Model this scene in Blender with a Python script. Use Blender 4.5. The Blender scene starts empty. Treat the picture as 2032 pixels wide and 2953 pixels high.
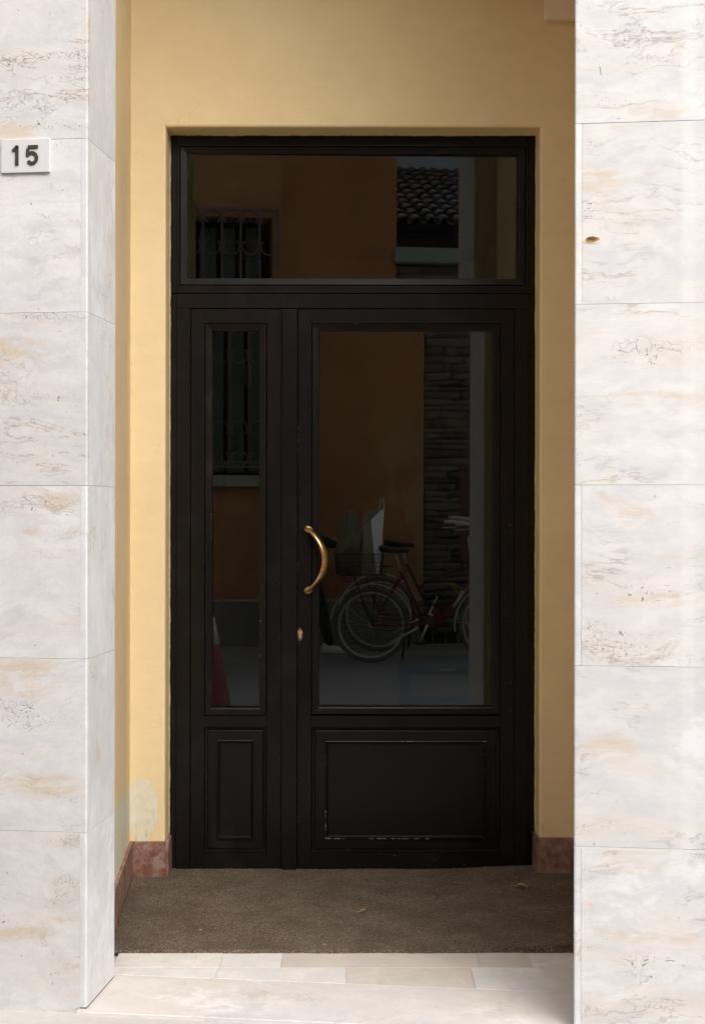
import bpy, bmesh, math, random
from mathutils import Vector, Matrix, noise as mnoise
R = math.radians
rnd = random.Random(7)
scene = bpy.context.scene
COL = scene.collection

# ------------------------------------------------------------------ camera, sky, sun, exposure
L, S = 5.9, 700.0                 # metres from lens to door plane, photo pixels per metre on that plane
F = L * S                         # focal length in photo pixels
CX, CY, CZ = 1016.0, 1480.0, 1.476
cam_d = bpy.data.cameras.new('camera'); cam = bpy.data.objects.new('camera', cam_d); COL.objects.link(cam)
cam_d.sensor_fit = 'VERTICAL'; cam_d.sensor_height = 36.0; cam_d.lens = 36.0 * F / 2953.0
cam_d.clip_start = 0.05; cam_d.clip_end = 800
cam_d.shift_y = (1480.0 - 1476.5) / 2953.0
cam.location = (0, -L, CZ); cam.rotation_euler = (R(90), R(-0.08), 0)
scene.camera = cam

SUN_EL, SUN_AZ = 42.0, 24.0       # height, and degrees from straight out of the door towards the right
w = bpy.data.worlds.new('World'); scene.world = w; w.use_nodes = True
nt = w.node_tree; nt.nodes.clear()
wo = nt.nodes.new('ShaderNodeOutputWorld'); bg = nt.nodes.new('ShaderNodeBackground')
sky = nt.nodes.new('ShaderNodeTexSky'); sky.sky_type = 'NISHITA'; sky.sun_disc = False
sky.sun_elevation = R(SUN_EL); sky.sun_rotation = R(180 - SUN_AZ); sky.air_density = 1.0; sky.dust_density = 4.0
hs = nt.nodes.new('ShaderNodeHueSaturation'); hs.inputs['Saturation'].default_value = 0.54
nt.links.new(sky.outputs[0], hs.inputs['Color']); nt.links.new(hs.outputs[0], bg.inputs[0]); nt.links.new(bg.outputs[0], wo.inputs[0])
bg.inputs[1].default_value = 0.15
sd = bpy.data.lights.new('sun', 'SUN'); sun = bpy.data.objects.new('sun', sd); COL.objects.link(sun)
sd.energy = 1.15; sd.angle = R(85); sd.color = (1.0, 0.985, 0.955)
to_sun = Vector((math.sin(R(SUN_AZ)) * math.cos(R(SUN_EL)), -math.cos(R(SUN_AZ)) * math.cos(R(SUN_EL)), math.sin(R(SUN_EL))))
sun.rotation_euler = to_sun.to_track_quat('Z', 'Y').to_euler()
sun.location = (4, -8, 14)
vs = scene.view_settings
vs.view_transform = 'Standard'; vs.look = 'None'; vs.exposure = 0.95; vs.gamma = 1.0; vs.use_curve_mapping = False
scene.cycles.max_bounces = 8; scene.cycles.diffuse_bounces = 5; scene.cycles.glossy_bounces = 4
scene.cycles.transparent_max_bounces = 12; scene.cycles.use_denoising = True
scene.cycles.caustics_reflective = False; scene.cycles.caustics_refractive = False
scene.cycles.sample_clamp_indirect = 6.0

# ------------------------------------------------------------------ material tools
class NT:
    def __init__(s, name):
        s.m = bpy.data.materials.new(name); s.m.use_nodes = True
        s.t = s.m.node_tree; s.b = s.t.nodes['Principled BSDF']; s.out = s.t.nodes['Material Output']
        s.tc = None
    def n(s, ty): return s.t.nodes.new(ty)
    def set(s, sock, v):
        if isinstance(v, bpy.types.NodeSocket): s.t.links.new(v, sock)
        elif isinstance(v, tuple) and len(v) == 3 and sock.type == 'RGBA': sock.default_value = (*v, 1)
        else: sock.default_value = v
    def obj(s):
        if s.tc is None: s.tc = s.n('ShaderNodeTexCoord')
        return s.tc.outputs['Object']
    def rand(s): return s.n('ShaderNodeObjectInfo').outputs['Random']
    def math(s, op, a, b=0.0, c=None, clamp=False):
        x = s.n('ShaderNodeMath'); x.operation = op; x.use_clamp = clamp
        s.set(x.inputs[0], a); s.set(x.inputs[1], b)
        if c is not None: s.set(x.inputs[2], c)
        return x.outputs[0]
    def vm(s, op, a, b):
        x = s.n('ShaderNodeVectorMath'); x.operation = op
        s.set(x.inputs[0], a)
        if op == 'SCALE': s.set(x.inputs['Scale'], b)
        else: s.set(x.inputs[1], b)
        return x.outputs[0]
    def sep(s, v):
        x = s.n('ShaderNodeSeparateXYZ'); s.set(x.inputs[0], v); return x.outputs
    def comb(s, a, b, c):
        x = s.n('ShaderNodeCombineXYZ'); s.set(x.inputs[0], a); s.set(x.inputs[1], b); s.set(x.inputs[2], c); return x.outputs[0]
    def noise(s, vec, scale, detail=4.0, rough=0.55, dist=0.0, col=False):
        x = s.n('ShaderNodeTexNoise'); s.set(x.inputs['Vector'], vec); x.inputs['Scale'].default_value = scale
        x.inputs['Detail'].default_value = detail; x.inputs['Roughness'].default_value = rough; x.inputs['Distortion'].default_value = dist
        return x.outputs['Color' if col else 'Fac']
    def vor(s, vec, scale, feat='F1', out='Distance', rand=1.0):
        x = s.n('ShaderNodeTexVoronoi'); x.feature = feat; s.set(x.inputs['Vector'], vec); x.inputs['Scale'].default_value = scale
        x.inputs['Randomness'].default_value = rand
        return x.outputs[out]
    def step(s, v, a, b):              # smooth 0..1 as v goes from a to b
        x = s.n('ShaderNodeMapRange'); x.interpolation_type = 'SMOOTHSTEP'; x.clamp = True
        s.set(x.inputs[0], v); s.set(x.inputs[1], a); s.set(x.inputs[2], b); x.inputs[3].default_value = 0; x.inputs[4].default_value = 1
        return x.outputs[0]
    def mix(s, f, a, b):
        x = s.n('ShaderNodeMix'); x.data_type = 'RGBA'; s.set(x.inputs[0], f); s.set(x.inputs[6], a); s.set(x.inputs[7], b)
        return x.outputs[2]
    def mul(s, *a):
        r = a[0]
        for b in a[1:]: r = s.math('MULTIPLY', r, b)
        return r
    def bump(s, h, strength=0.3, dist=0.002, normal=None):
        x = s.n('ShaderNodeBump'); x.inputs['Strength'].default_value = strength; x.inputs['Distance'].default_value = dist
        s.set(x.inputs['Height'], h)
        if normal is not None: s.set(x.inputs['Normal'], normal)
        s.t.links.new(x.outputs[0], s.b.inputs['Normal']); return x.outputs[0]
    def fin(s, color=None, rough=None, metal=None, spec=None, coat=None):
        if color is not None: s.set(s.b.inputs['Base Color'], color)
        if rough is not None: s.set(s.b.inputs['Roughness'], rough)
        if metal is not None: s.set(s.b.inputs['Metallic'], metal)
        if spec is not None: s.set(s.b.inputs['Specular IOR Level'], spec)
        if coat is not None: s.set(s.b.inputs['Coat Weight'], coat)
        return s.m

def simple(name, color, rough=0.6, metal=0.0, var=0.12, scale=30, bump=0.0, spec=0.5):
    t = NT(name); f = t.noise(t.vm('ADD', t.obj(), t.comb(t.math('MULTIPLY', t.rand(), 9.0), 0.0, 0.0)), scale, 4)
    k = t.math('MULTIPLY_ADD', f, 2 * var, 1 - var)
    c = t.vm('SCALE', t.comb(*color), k)
    if bump: t.bump(f, 0.4, bump)
    return t.fin(c, t.math('MULTIPLY_ADD', f, 0.2, max(0.0, rough - 0.1)), metal, spec)

def marble(name, base=(0.670, 0.668, 0.664), warm=0.6, pits=1.0, veins=1.0, vertical=False, stretch=5.5, rough=0.62, stain=0.5, wash=False, dark_spots=(), warm_spots=()):
    t = NT(name); r = t.rand()
    r2 = t.math('FRACT', t.math('MULTIPLY', r, 17.31)); r3 = t.math('FRACT', t.math('MULTIPLY', r, 61.7)); r4 = t.math('FRACT', t.math('MULTIPLY', r, 133.7))
    p0 = t.obj()
    p = t.vm('ADD', p0, t.comb(t.math('MULTIPLY', r, 41.0), t.math('MULTIPLY', r2, 23.0), t.math('MULTIPLY', r3, 31.0)))
    wn = t.noise(p, 2.3, 4, 0.6, col=True); wv = t.vm('SCALE', t.vm('SUBTRACT', wn, (0.5, 0.5, 0.5)), 0.24)
    wf_ = t.vm('SCALE', t.vm('SUBTRACT', t.noise(p, 24, 2, col=True), (0.5, 0.5, 0.5)), 0.016)
    q = t.vm('ADD', p, wv); masks = t.sep(wn)                       # three soft independent masks
    mk2 = t.sep(t.noise(t.vm('ADD', p, (7, 3, 5)), 3.1, 2, 0.5, col=True))
    sc = (stretch, stretch, 1.0) if vertical else (1.0, 1.0, stretch)
    st = t.vm('MULTIPLY', t.vm('ADD', t.vm('ADD', p, t.vm('SCALE', wv, 0.55)), wf_), sc)
    cloud = t.noise(st, 1.3, 5, 0.6)
    qb = t.vm('MULTIPLY', q, (1.6, 1.6, 1.0) if vertical else (1.0, 1.0, 2.3)); bl = t.sep(t.noise(qb, 7.0, 7, 0.74, col=True))                  # three blotch fields
    fine = t.noise(st, 15, 5, 0.75)
    grain = t.noise(p, 170, 2, 0.7)
    c = t.mix(t.step(bl[0], 0.34, 0.66), tuple(v * f for v, f in zip(base, (0.885, 0.90, 0.925))), tuple(v * 1.04 for v in base))
    c = t.vm('SCALE', c, t.math('MULTIPLY_ADD', r2, 0.12, 0.92))
    # bedding: fine parallel layers, stronger in some bands than in others
    px_, py_, pz_ = t.sep(t.vm('ADD', p, t.vm('SCALE', wv, 0.45)))
    pz_ = t.math('ADD', pz_, t.math('MULTIPLY', px_, t.math('MULTIPLY_ADD', r4, 0.16, -0.08)))
    bv = t.comb(px_, py_, pz_)
    lay = t.noise(t.vm('MULTIPLY', bv, (14.0, 14.0, 0.8) if vertical else (0.9, 0.9, 15.0)), 1.15, 7, 0.72)
    bandm = t.step(t.noise(t.vm('MULTIPLY', bv, (3.0, 3.0, 0.6) if vertical else (0.7, 0.7, 4.2)), 1.3, 2, 0.5), 0.40, 0.62)
    lm = t.math('MULTIPLY_ADD', bandm, 0.8, 0.2)
    c = t.mix(t.mul(t.step(lay, 0.54, 0.70), lm, 0.55 * warm + 0.15), c, tuple(v * f for v, f in zip(base, (0.91, 0.80, 0.68))))
    c = t.mix(t.mul(t.step(lay, 0.47, 0.33), lm, 0.42), c, tuple(v * f for v, f in zip(base, (0.79, 0.78, 0.775))))
    wm = t.mul(t.step(t.math('ADD', cloud, t.math('MULTIPLY', bl[1], 0.30)), 0.58, 0.86), t.math('MULTIPLY_ADD', r4, warm, warm * 0.35))
    c = t.mix(t.math('MULTIPLY', wm, 0.8), c, tuple(v * f for v, f in zip(base, (0.95, 0.865, 0.77))))
    sm = t.mul(t.step(masks[0], 0.54, 0.66), t.step(bl[1], 0.50, 0.70), stain)
    c = t.mix(sm, c, tuple(v * f for v, f in zip(base, (0.80, 0.62, 0.45))))
    gm = t.mul(t.step(mk2[1], 0.52, 0.66), t.step(bl[2], 0.48, 0.68), stain)
    c = t.mix(t.math('MULTIPLY', gm, 0.75), c, tuple(v * 0.66 for v in base))
    wmk = t.mul(t.step(mk2[2], 0.56, 0.68), t.step(bl[0], 0.44, 0.60))
    c = t.mix(t.math('MULTIPLY', wmk, 0.7), c, tuple(v * f for v, f in zip(base, (1.10, 1.12, 1.16))))
    def spots(lst):                                                  # stains that belong to certain places of the facade
        xx, _, zz = t.sep(t.vm('ADD', p0, t.vm('SCALE', wv, 0.35))); acc = None
        for (a, b, ra, rb) in lst:
            dx = t.math('DIVIDE', t.math('SUBTRACT', xx, a), ra); dz = t.math('DIVIDE', t.math('SUBTRACT', zz, b), rb)
            e = t.math('SUBTRACT', 1.0, t.step(t.math('MULTIPLY_ADD', dx, dx, t.math('MULTIPLY', dz, dz)), 0.1, 1.0))
            acc = e if acc is None else t.math('MAXIMUM', acc, e)
        return acc
    dsp = spots(dark_spots) if dark_spots else None
    if warm_spots:
        ws = t.mul(spots(warm_spots), t.step(t.math('ADD', t.math('MULTIPLY', bl[1], 0.4), t.math('ADD', t.math('MULTIPLY', fine, 0.25), t.math('MULTIPLY', lay, 0.35))), 0.43, 0.57))
        c = t.mix(t.math('MULTIPLY', ws, 0.75), c, tuple(v * f for v, f in zip(base, (0.88, 0.73, 0.56))))
    # thin seams along the bedding, fainter hairline cracks across it
    rid = t.math('ABSOLUTE', t.math('SUBTRACT', t.noise(t.vm('ADD', st, (3, 8, 1)), 1.15, 8, 0.66), 0.5))
    sk = t.mul(t.step(masks[1], 0.50, 0.62), veins)
    seam = t.mul(t.math('SUBTRACT', 1.0, t.step(rid, 0.001, 0.007)), sk)
    halo = t.mul(t.math('SUBTRACT', 1.0, t.step(rid, 0.0, 0.045)), sk, t.step(bl[0], 0.40, 0.60))
    c = t.mix(t.math('MULTIPLY', halo, 0.42), c, tuple(v * f for v, f in zip(base, (0.86, 0.72, 0.56))))
    c = t.mix(t.math('MULTIPLY', seam, 0.55), c, (0.27, 0.225, 0.18))
    rid2 = t.math('ABSOLUTE', t.math('SUBTRACT', t.noise(t.vm('ADD', t.vm('MULTIPLY', q, (1, 1, 2.0)), (13, 2, 6)), 2.2, 8, 0.64), 0.5))
    crack = t.mul(t.math('SUBTRACT', 1.0, t.step(rid2, 0.001, 0.0045)), t.step(mk2[0], 0.52, 0.60), veins)
    c = t.mix(t.math('MULTIPLY', crack, 0.42), c, (0.30, 0.275, 0.26))
    # pits in clusters, elongated along the bed
    stp = t.vm('MULTIPLY', t.vm('ADD', q, t.vm('ADD', t.vm('SCALE', t.noise(p, 34, 2, col=True), 0.030), t.vm('SCALE', t.noise(p, 11, 2, col=True), 0.075))), (1.0, 1.0, 1.8) if not vertical else (1.8, 1.8, 1.0))
    vn = t.n('ShaderNodeTexVoronoi'); t.set(vn.inputs['Vector'], stp); vn.inputs['Scale'].default_value = 75
    pz, pr = vn.outputs['Distance'], t.sep(vn.outputs['Color'])
    clus = t.step(t.math('ADD', cloud, t.math('MULTIPLY', masks[2], 0.55)), 0.76, 0.98)
    if dsp is not None: clus = t.math('MAXIMUM', clus, t.math('MULTIPLY', dsp, 0.8))
    thr = t.math('MULTIPLY', t.math('MULTIPLY', pr[0], pr[0]), t.math('MULTIPLY_ADD', clus, 0.40 * min(1.2, pits), 0.02))
    pit = t.mul(t.math('SUBTRACT', 1.0, t.step(t.math('SUBTRACT', pz, thr), -0.06, 0.02)), t.step(pr[1], 0.40, 0.46), t.step(clus, 0.02, 0.2), min(1.0, pits))
    vb = t.n('ShaderNodeTexVoronoi'); t.set(vb.inputs['Vector'], stp); vb.inputs['Scale'].default_value = 14
    bz, br = vb.outputs['Distance'], t.sep(vb.outputs['Color'])
    big = t.mul(t.math('SUBTRACT', 1.0, t.step(bz, 0.03, 0.075)), t.step(br[0], 0.80, 0.82), min(1.0, pits))
    pit = t.math('MAXIMUM', pit, big)
    c = t.mix(t.math('MULTIPLY', pit, 0.72), c, (0.17, 0.15, 0.135))
    pk = t.mul(t.math('SUBTRACT', 1.0, t.step(t.math('ADD', bz, t.math('MULTIPLY', bl[0], 0.15)), 0.16, 0.22)), t.step(br[1], 0.955, 0.96), veins)
    c = t.mix(t.math('MULTIPLY', pk, 0.65), c, (0.70, 0.50, 0.45))
    # crackled grey network in the worst weathered patches
    ve = t.n('ShaderNodeTexVoronoi'); ve.feature = 'DISTANCE_TO_EDGE'; t.set(ve.inputs['Vector'], stp); ve.inputs['Scale'].default_value = 36
    net = t.mul(t.math('SUBTRACT', 1.0, t.step(ve.outputs['Distance'], 0.02, 0.10)), t.step(t.math('ADD', cloud, t.math('MULTIPLY', masks[0], 0.5)), 0.80, 0.94), t.step(bl[2], 0.42, 0.58), max(0.0, pits - 0.6))
    if dsp is not None: net = t.math('MAXIMUM', net, t.mul(t.math('SUBTRACT', 1.0, t.step(ve.outputs['Distance'], 0.01, 0.11)), dsp, t.step(bl[2], 0.46, 0.60), 0.65))
    c = t.mix(t.math('MULTIPLY', net, 0.7), c, (0.24, 0.22, 0.215))
    if wash:                                                         # a wiped, paler run down the stone
        x = t.sep(p0)[0]; d = t.math('ABSOLUTE', t.math('SUBTRACT', t.math('ADD', x, t.math('MULTIPLY', bl[0], 0.012)), 1.755))
        k = t.mul(t.math('SUBTRACT', 1.0, t.step(d, 0.006, 0.030)), t.math('MULTIPLY_ADD', mk2[0], 0.7, -0.08))
        c = t.mix(k, c, tuple(v * 1.12 for v in base))
    c = t.vm('SCALE', c, t.math('MULTIPLY_ADD', grain, 0.14, 0.93))
    h = t.math('SUBTRACT', t.math('MULTIPLY', fine, 0.25), t.math('ADD', t.math('MULTIPLY', t.math('ADD', pit, net), 1.4), t.math('MULTIPLY', t.math('ADD', seam, crack), 0.7)))
    t.bump(t.math('ADD', h, t.math('MULTIPLY', grain, 0.12)), 0.55, 0.0022)
    return t.fin(c, t.math('MULTIPLY_ADD', fine, 0.2, rough - 0.1), 0.0, 0.4)

M = {}
def _sl(px, py, rx, ry): return (((px - CX) * 0.7235 / S + 0.788) / 0.9933, CZ - (py - CY) * 0.7235 / S, rx * 0.7235 / S, ry * 0.7235 / S)
def _sr(px, py, rx, ry): return (((px - CX) * 0.692 / S + 0.788) / 0.9933, CZ - (py - CY) * 0.692 / S, rx * 0.692 / S, ry * 0.692 / S)
DARK = [_sl(70, 330, 130, 70), _sl(190, 375, 90, 25), _sl(60, 2060, 150, 60), _sr(1860, 1025, 160, 60), _sr(1900, 2780, 170, 60), _sr(1760, 860, 120, 20)]
WARM = [_sl(40, 385, 90, 35), _sl(70, 1950, 160, 70), _sl(120, 2270, 140, 50), _sl(170, 1450, 70, 40), _sl(60, 2690, 140, 25), _sr(1740, 520, 80, 50), _sr(1860, 1150, 240, 32), _sr(1830, 1480, 70, 40),
        _sr(1900, 1720, 170, 30), _sr(1760, 2160, 100, 60), _sr(1830, 2490, 120, 40), _sr(1880, 2690, 200, 25), _sr(1900, 320, 110, 30), _sl(70, 1010, 120, 40)]
M['marble'] = marble('weathered_marble', wash=True, veins=0.9, pits=1.1, stain=0.6, dark_spots=DARK, warm_spots=WARM)
M['marble_pitted'] = marble('pitted_marble', pits=1.6, warm=0.8, stain=0.7, veins=1.0, dark_spots=DARK, warm_spots=WARM)
M['marble_jamb'] = marble('smooth_jamb_marble', base=(0.70, 0.702, 0.705), warm=0.55, pits=0.25, veins=0.7, vertical=True, stretch=2.6, rough=0.5, stain=0.75)
M['marble_floor'] = marble('worn_floor_marble', base=(0.745, 0.725, 0.705), warm=0.8, pits=0.3, veins=0.4, stretch=1.4, rough=0.5, stain=0.9)
M['marble_floor_white'] = marble('white_floor_marble', base=(0.75, 0.745, 0.735), warm=0.2, pits=0.1, veins=0.4, stretch=1.4, rough=0.48, stain=0.22)
M['marble_floor_beige'] = marble('beige_floor_marble', base=(0.66, 0.62, 0.575), warm=0.4, pits=0.1, veins=0.2, stretch=1.3, rough=0.5, stain=0.2)
M['mortar'] = simple('joint_mortar', (0.55, 0.53, 0.50), 0.9, bump=0.001)

# ------------------------------------------------------------------ mesh tools
class MB:
    def __init__(s): s.bm = bmesh.new()
    def poly(s, pts):
        try: return s.bm.faces.new([s.bm.verts.new(p) for p in pts])
        except ValueError: return None
    def box(s, x0, x1, y0, y1, z0, z1, bev=0.0, seg=1, jit=0.0):
        b = bmesh.new(); bmesh.ops.create_cube(b, size=1.0)
        for v in b.verts: v.co = Vector(((x0 + x1) / 2 + v.co.x * (x1 - x0), (y0 + y1) / 2 + v.co.y * (y1 - y0), (z0 + z1) / 2 + v.co.z * (z1 - z0)))
        if bev > 0: bmesh.ops.bevel(b, geom=list(b.edges), offset=bev, segments=seg, affect='EDGES', profile=0.5)
        if jit:
            for v in b.verts: v.co += Vector((rnd.uniform(-jit, jit), rnd.uniform(-jit, jit), rnd.uniform(-jit, jit)))
        s.merge(b); return s
    def merge(s, b, mat=None):
        mp = {}
        for v in b.verts: mp[v] = s.bm.verts.new(mat @ v.co if mat else v.co)
        for f in b.faces:
            try:
                g = s.bm.faces.new([mp[v] for v in f.verts]); g.smooth = f.smooth
            except ValueError: pass
        b.free(); return s
    def ring(s, x0, x1, z0, z1, prof, cap=False):      # rectangular moulding: prof = [(inset, y)...]
        loops = []
        for i, y in prof:
            loops.append([s.bm.verts.new(p) for p in ((x0 + i, y, z0 + i), (x1 - i, y, z0 + i), (x1 - i, y, z1 - i), (x0 + i, y, z1 - i))])
        for a, b in zip(loops, loops[1:]):
            for k in range(4):
                s.bm.faces.new((a[k], a[(k + 1) % 4], b[(k + 1) % 4], b[k]))
        if cap: s.bm.faces.new(loops[-1])
        return s
    def tube(s, pts, r, n=8, closed=False, cap=True, smooth=True, flat=None):
        pts = [Vector(p) for p in pts]; m = len(pts)
        rs = r if isinstance(r, (list, tuple)) else [r] * m
        tan = []
        for i in range(m):
            a = pts[(i - 1) % m] if (closed or i > 0) else pts[i]
            b = pts[(i + 1) % m] if (closed or i < m - 1) else pts[i]
            tan.append((b - a).normalized())
        up = Vector((0, 0, 1)) if abs(tan[0].z) < 0.9 else Vector((0, 1, 0))
        nrm = (up - tan[0] * up.dot(tan[0])).normalized(); loops = []
        for i in range(m):
            if i: nrm = (nrm - tan[i] * nrm.dot(tan[i])).normalized()
            bi = tan[i].cross(nrm)
            rr = rs[i]; ra, rb = (rr if isinstance(rr, (tuple, list)) else (rr, rr))
            loops.append([s.bm.verts.new(pts[i] + nrm * math.cos(2 * math.pi * k / n) * ra + bi * math.sin(2 * math.pi * k / n) * rb) for k in range(n)])
        for i in range(m if closed else m - 1):
            a, b = loops[i], loops[(i + 1) % m]
            for k in range(n):
                f = s.bm.faces.new((a[k], a[(k + 1) % n], b[(k + 1) % n], b[k])); f.smooth = smooth
        if cap and not closed:
            s.bm.faces.new(list(reversed(loops[0]))); s.bm.faces.new(loops[-1])
        return s
    def lathe(s, prof, n=16, center=(0, 0, 0), axis='z', smooth=True, caps=True):     # prof = [(r, h)]
        c = Vector(center); loops = []
        for r, h in prof:
            lp = []
            for k in range(n):
                a = 2 * math.pi * k / n; u, v = r * math.cos(a), r * math.sin(a)
                lp.append(s.bm.verts.new(c + (Vector((u, v, h)) if axis == 'z' else Vector((u, h, v)) if axis == 'y' else Vector((h, u, v)))))
            loops.append(lp)
        for a, b in zip(loops, loops[1:]):
            for k in range(n):
                f = s.bm.faces.new((a[k], a[(k + 1) % n], b[(k + 1) % n], b[k])); f.smooth = smooth
        if caps:
            s.bm.faces.new(list(reversed(loops[0]))); s.bm.faces.new(loops[-1])
        return s
    def prism(s, pts2, y0, y1):        # outline in x,z extruded along y
        a = [s.bm.verts.new((x, y0, z)) for x, z in pts2]; b = [s.bm.verts.new((x, y1, z)) for x, z in pts2]
        n = len(a); s.bm.faces.new(a); s.bm.faces.new(list(reversed(b)))
        for k in range(n): s.bm.faces.new((a[(k + 1) % n], a[k], b[k], b[(k + 1) % n]))
        return s
    def build(s, name, mat, parent=None, loc=None, rot=None):
        bmesh.ops.recalc_face_normals(s.bm, faces=list(s.bm.faces))
        me = bpy.data.meshes.new(name); s.bm.to_mesh(me); s.bm.free()
        o = bpy.data.objects.new(name, me); COL.objects.link(o)
        me.materials.append(M[mat] if isinstance(mat, str) else mat)
        if parent: o.parent = parent
        if loc: o.location = loc
        if rot: o.rotation_euler = rot
        return o
def tag(o, label, cat=None, group=None, kind=None):
    if label: o['label'] = label
    if cat: o['category'] = cat
    if group: o['group'] = group
    if kind: o['kind'] = kind
    return o
def empty(name, loc=(0, 0, 0), rz=0.0):
    o = bpy.data.objects.new(name, None); COL.objects.link(o); o.location = loc; o.rotation_euler = (0, 0, rz); o.empty_display_size = 0.1
    return o
def link_copy(o, parent, loc=None, rot=None, scale=None):
    c = o.copy(); COL.objects.link(c); c.parent = parent
    if loc is not None: c.location = loc
    if rot is not None: c.rotation_euler = rot
    if scale is not None: c.scale = scale
    return c
def PX(x): return (x - CX) / S                     # photo pixel to metres on the door plane
def PZ(y): return CZ - (y - CY) / S
def arc(cx, cz, r, a0, a1, n, y=0.0): return [(cx + r * math.cos(R(a0 + (a1 - a0) * i / n)), y, cz + r * math.sin(R(a0 + (a1 - a0) * i / n))) for i in range(n + 1)]

TH = R(6.64)                                       # the street runs at this angle to the door
UX, NX = Vector((math.cos(TH), -math.sin(TH), 0)), Vector((math.sin(TH), math.cos(TH), 0))
F0 = Vector((-0.788, -1.640, 0))                   # left front corner of the opening
FW = 1.4305                                        # width of the opening along the facade
OW = Vector((-0.055, -8.05, 0))                    # a point at the foot of the house across the street
ROAD_Z, WALK_Z, PAVE_Z = -0.062, -0.046, -0.040

# ------------------------------------------------------------------ plain materials
def plaster_yellow():
    t = NT('yellow_plaster'); p = t.obj()
    a = t.noise(p, 1.7, 4, 0.6); b = t.noise(p, 9, 5, 0.65); g = t.noise(p, 190, 3, 0.7)
    x, y, z = t.sep(p)
    c = t.mix(t.step(a, 0.35, 0.68), (0.79, 0.635, 0.38), (0.825, 0.675, 0.42))
    c = t.vm('SCALE', c, t.math('MULTIPLY_ADD', b, 0.10, 0.95))
    td = t.noise(t.vm('MULTIPLY', p, (2.2, 2.2, 7.0)), 3.0, 5, 0.65)
    c = t.vm('SCALE', c, t.math('MULTIPLY_ADD', td, 0.10, 0.95))
    hl = t.math('ABSOLUTE', t.math('SUBTRACT', t.noise(t.vm('ADD', p, (2, 5, 8)), 1.6, 8, 0.6), 0.5))
    hm = t.mul(t.math('SUBTRACT', 1.0, t.step(hl, 0.0005, 0.0022)), t.step(t.noise(p, 2.1, 2), 0.56, 0.64))
    c = t.mix(t.math('MULTIPLY', hm, 0.30), c, (0.40, 0.28, 0.14))
    # brush drag, fine specks and scuffs
    sp = t.math('SUBTRACT', 1.0, t.step(t.vor(p, 9), 0.008, 0.02))
    c = t.mix(t.math('MULTIPLY', sp, 0.5), c, (0.25, 0.17, 0.09))
    # repaired pale patch low on the left
    dx = t.math('DIVIDE', t.math('ADD', x, 0.845), 0.062); dz = t.math('DIVIDE', t.math('SUBTRACT', z, 0.275), 0.135)
    d = t.math('ADD', t.math('MULTIPLY', dx, dx), t.math('MULTIPLY', dz, dz))
    d = t.math('ADD', d, t.math('MULTIPLY', t.math('SUBTRACT', t.noise(p, 22, 4), 0.5), 1.1))
    m = t.mul(t.math('SUBTRACT', 1.0, t.step(d, 0.92, 1.02)), t.step(x, -1.2, -1.19), t.math('SUBTRACT', 1.0, t.step(x, -0.5, -0.49)))
    pc = t.mix(t.step(t.noise(p, 30, 5), 0.4, 0.65), (0.74, 0.71, 0.58), (0.70, 0.665, 0.53))
    c = t.mix(m, c, pc)
    # grime just above the skirting
    gr = t.mul(t.math('SUBTRACT', 1.0, t.step(z, 0.15, 0.34)), t.step(t.noise(t.vm('MULTIPLY', p, (3, 3, 0.7)), 14, 5), 0.55, 0.75))
    c = t.mix(t.math('MULTIPLY', gr, 0.4), c, (0.38, 0.29, 0.17))
    t.bump(t.math('ADD', t.math('MULTIPLY', g, 0.35), t.math('ADD', t.math('MULTIPLY', b, 0.8), t.math('MULTIPLY', td, 1.2))), 0.45, 0.003)
    return t.fin(c, 0.75, 0, 0.3)
M['yellow'] = plaster_yellow()
M['patch_yellow'] = simple('cover_plate_paint', (0.82, 0.72, 0.55), 0.6, var=0.04)
M['ceiling'] = simple('ceiling_paint', (0.70, 0.54, 0.31), 0.8, var=0.05, scale=5)

def red_marble():
    t = NT('red_marble'); p = t.vm('ADD', t.vm('SCALE', t.obj(), 1.25), t.comb(t.math('MULTIPLY', t.rand(), 7.0), 0.0, 0.0))
    a = t.noise(p, 16, 7, 0.7, 0.6); b = t.noise(p, 55, 5, 0.7); g = t.noise(t.vm('ADD', p, (4, 4, 4)), 9, 5, 0.6)
    c = t.mix(t.step(a, 0.42, 0.58), (0.170, 0.068, 0.042), (0.29, 0.155, 0.118))
    c = t.mix(t.math('MULTIPLY', t.step(b, 0.5, 0.7), 0.5), c, (0.32, 0.19, 0.15))
    c = t.mix(t.math('MULTIPLY', t.step(g, 0.46, 0.66), 0.5), c, (0.46, 0.37, 0.345))
    vn = t.math('ABSOLUTE', t.math('SUBTRACT', t.noise(t.vm('ADD', p, (9, 1, 2)), 10, 6), 0.5))
    c = t.mix(t.math('MULTIPLY', t.math('SUBTRACT', 1.0, t.step(vn, 0.0, 0.018)), 0.6), c, (0.14, 0.07, 0.05))
    t.bump(b, 0.2, 0.001)
    return t.fin(c, 0.42, 0, 0.5)
M['red_marble'] = red_marble()

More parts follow.
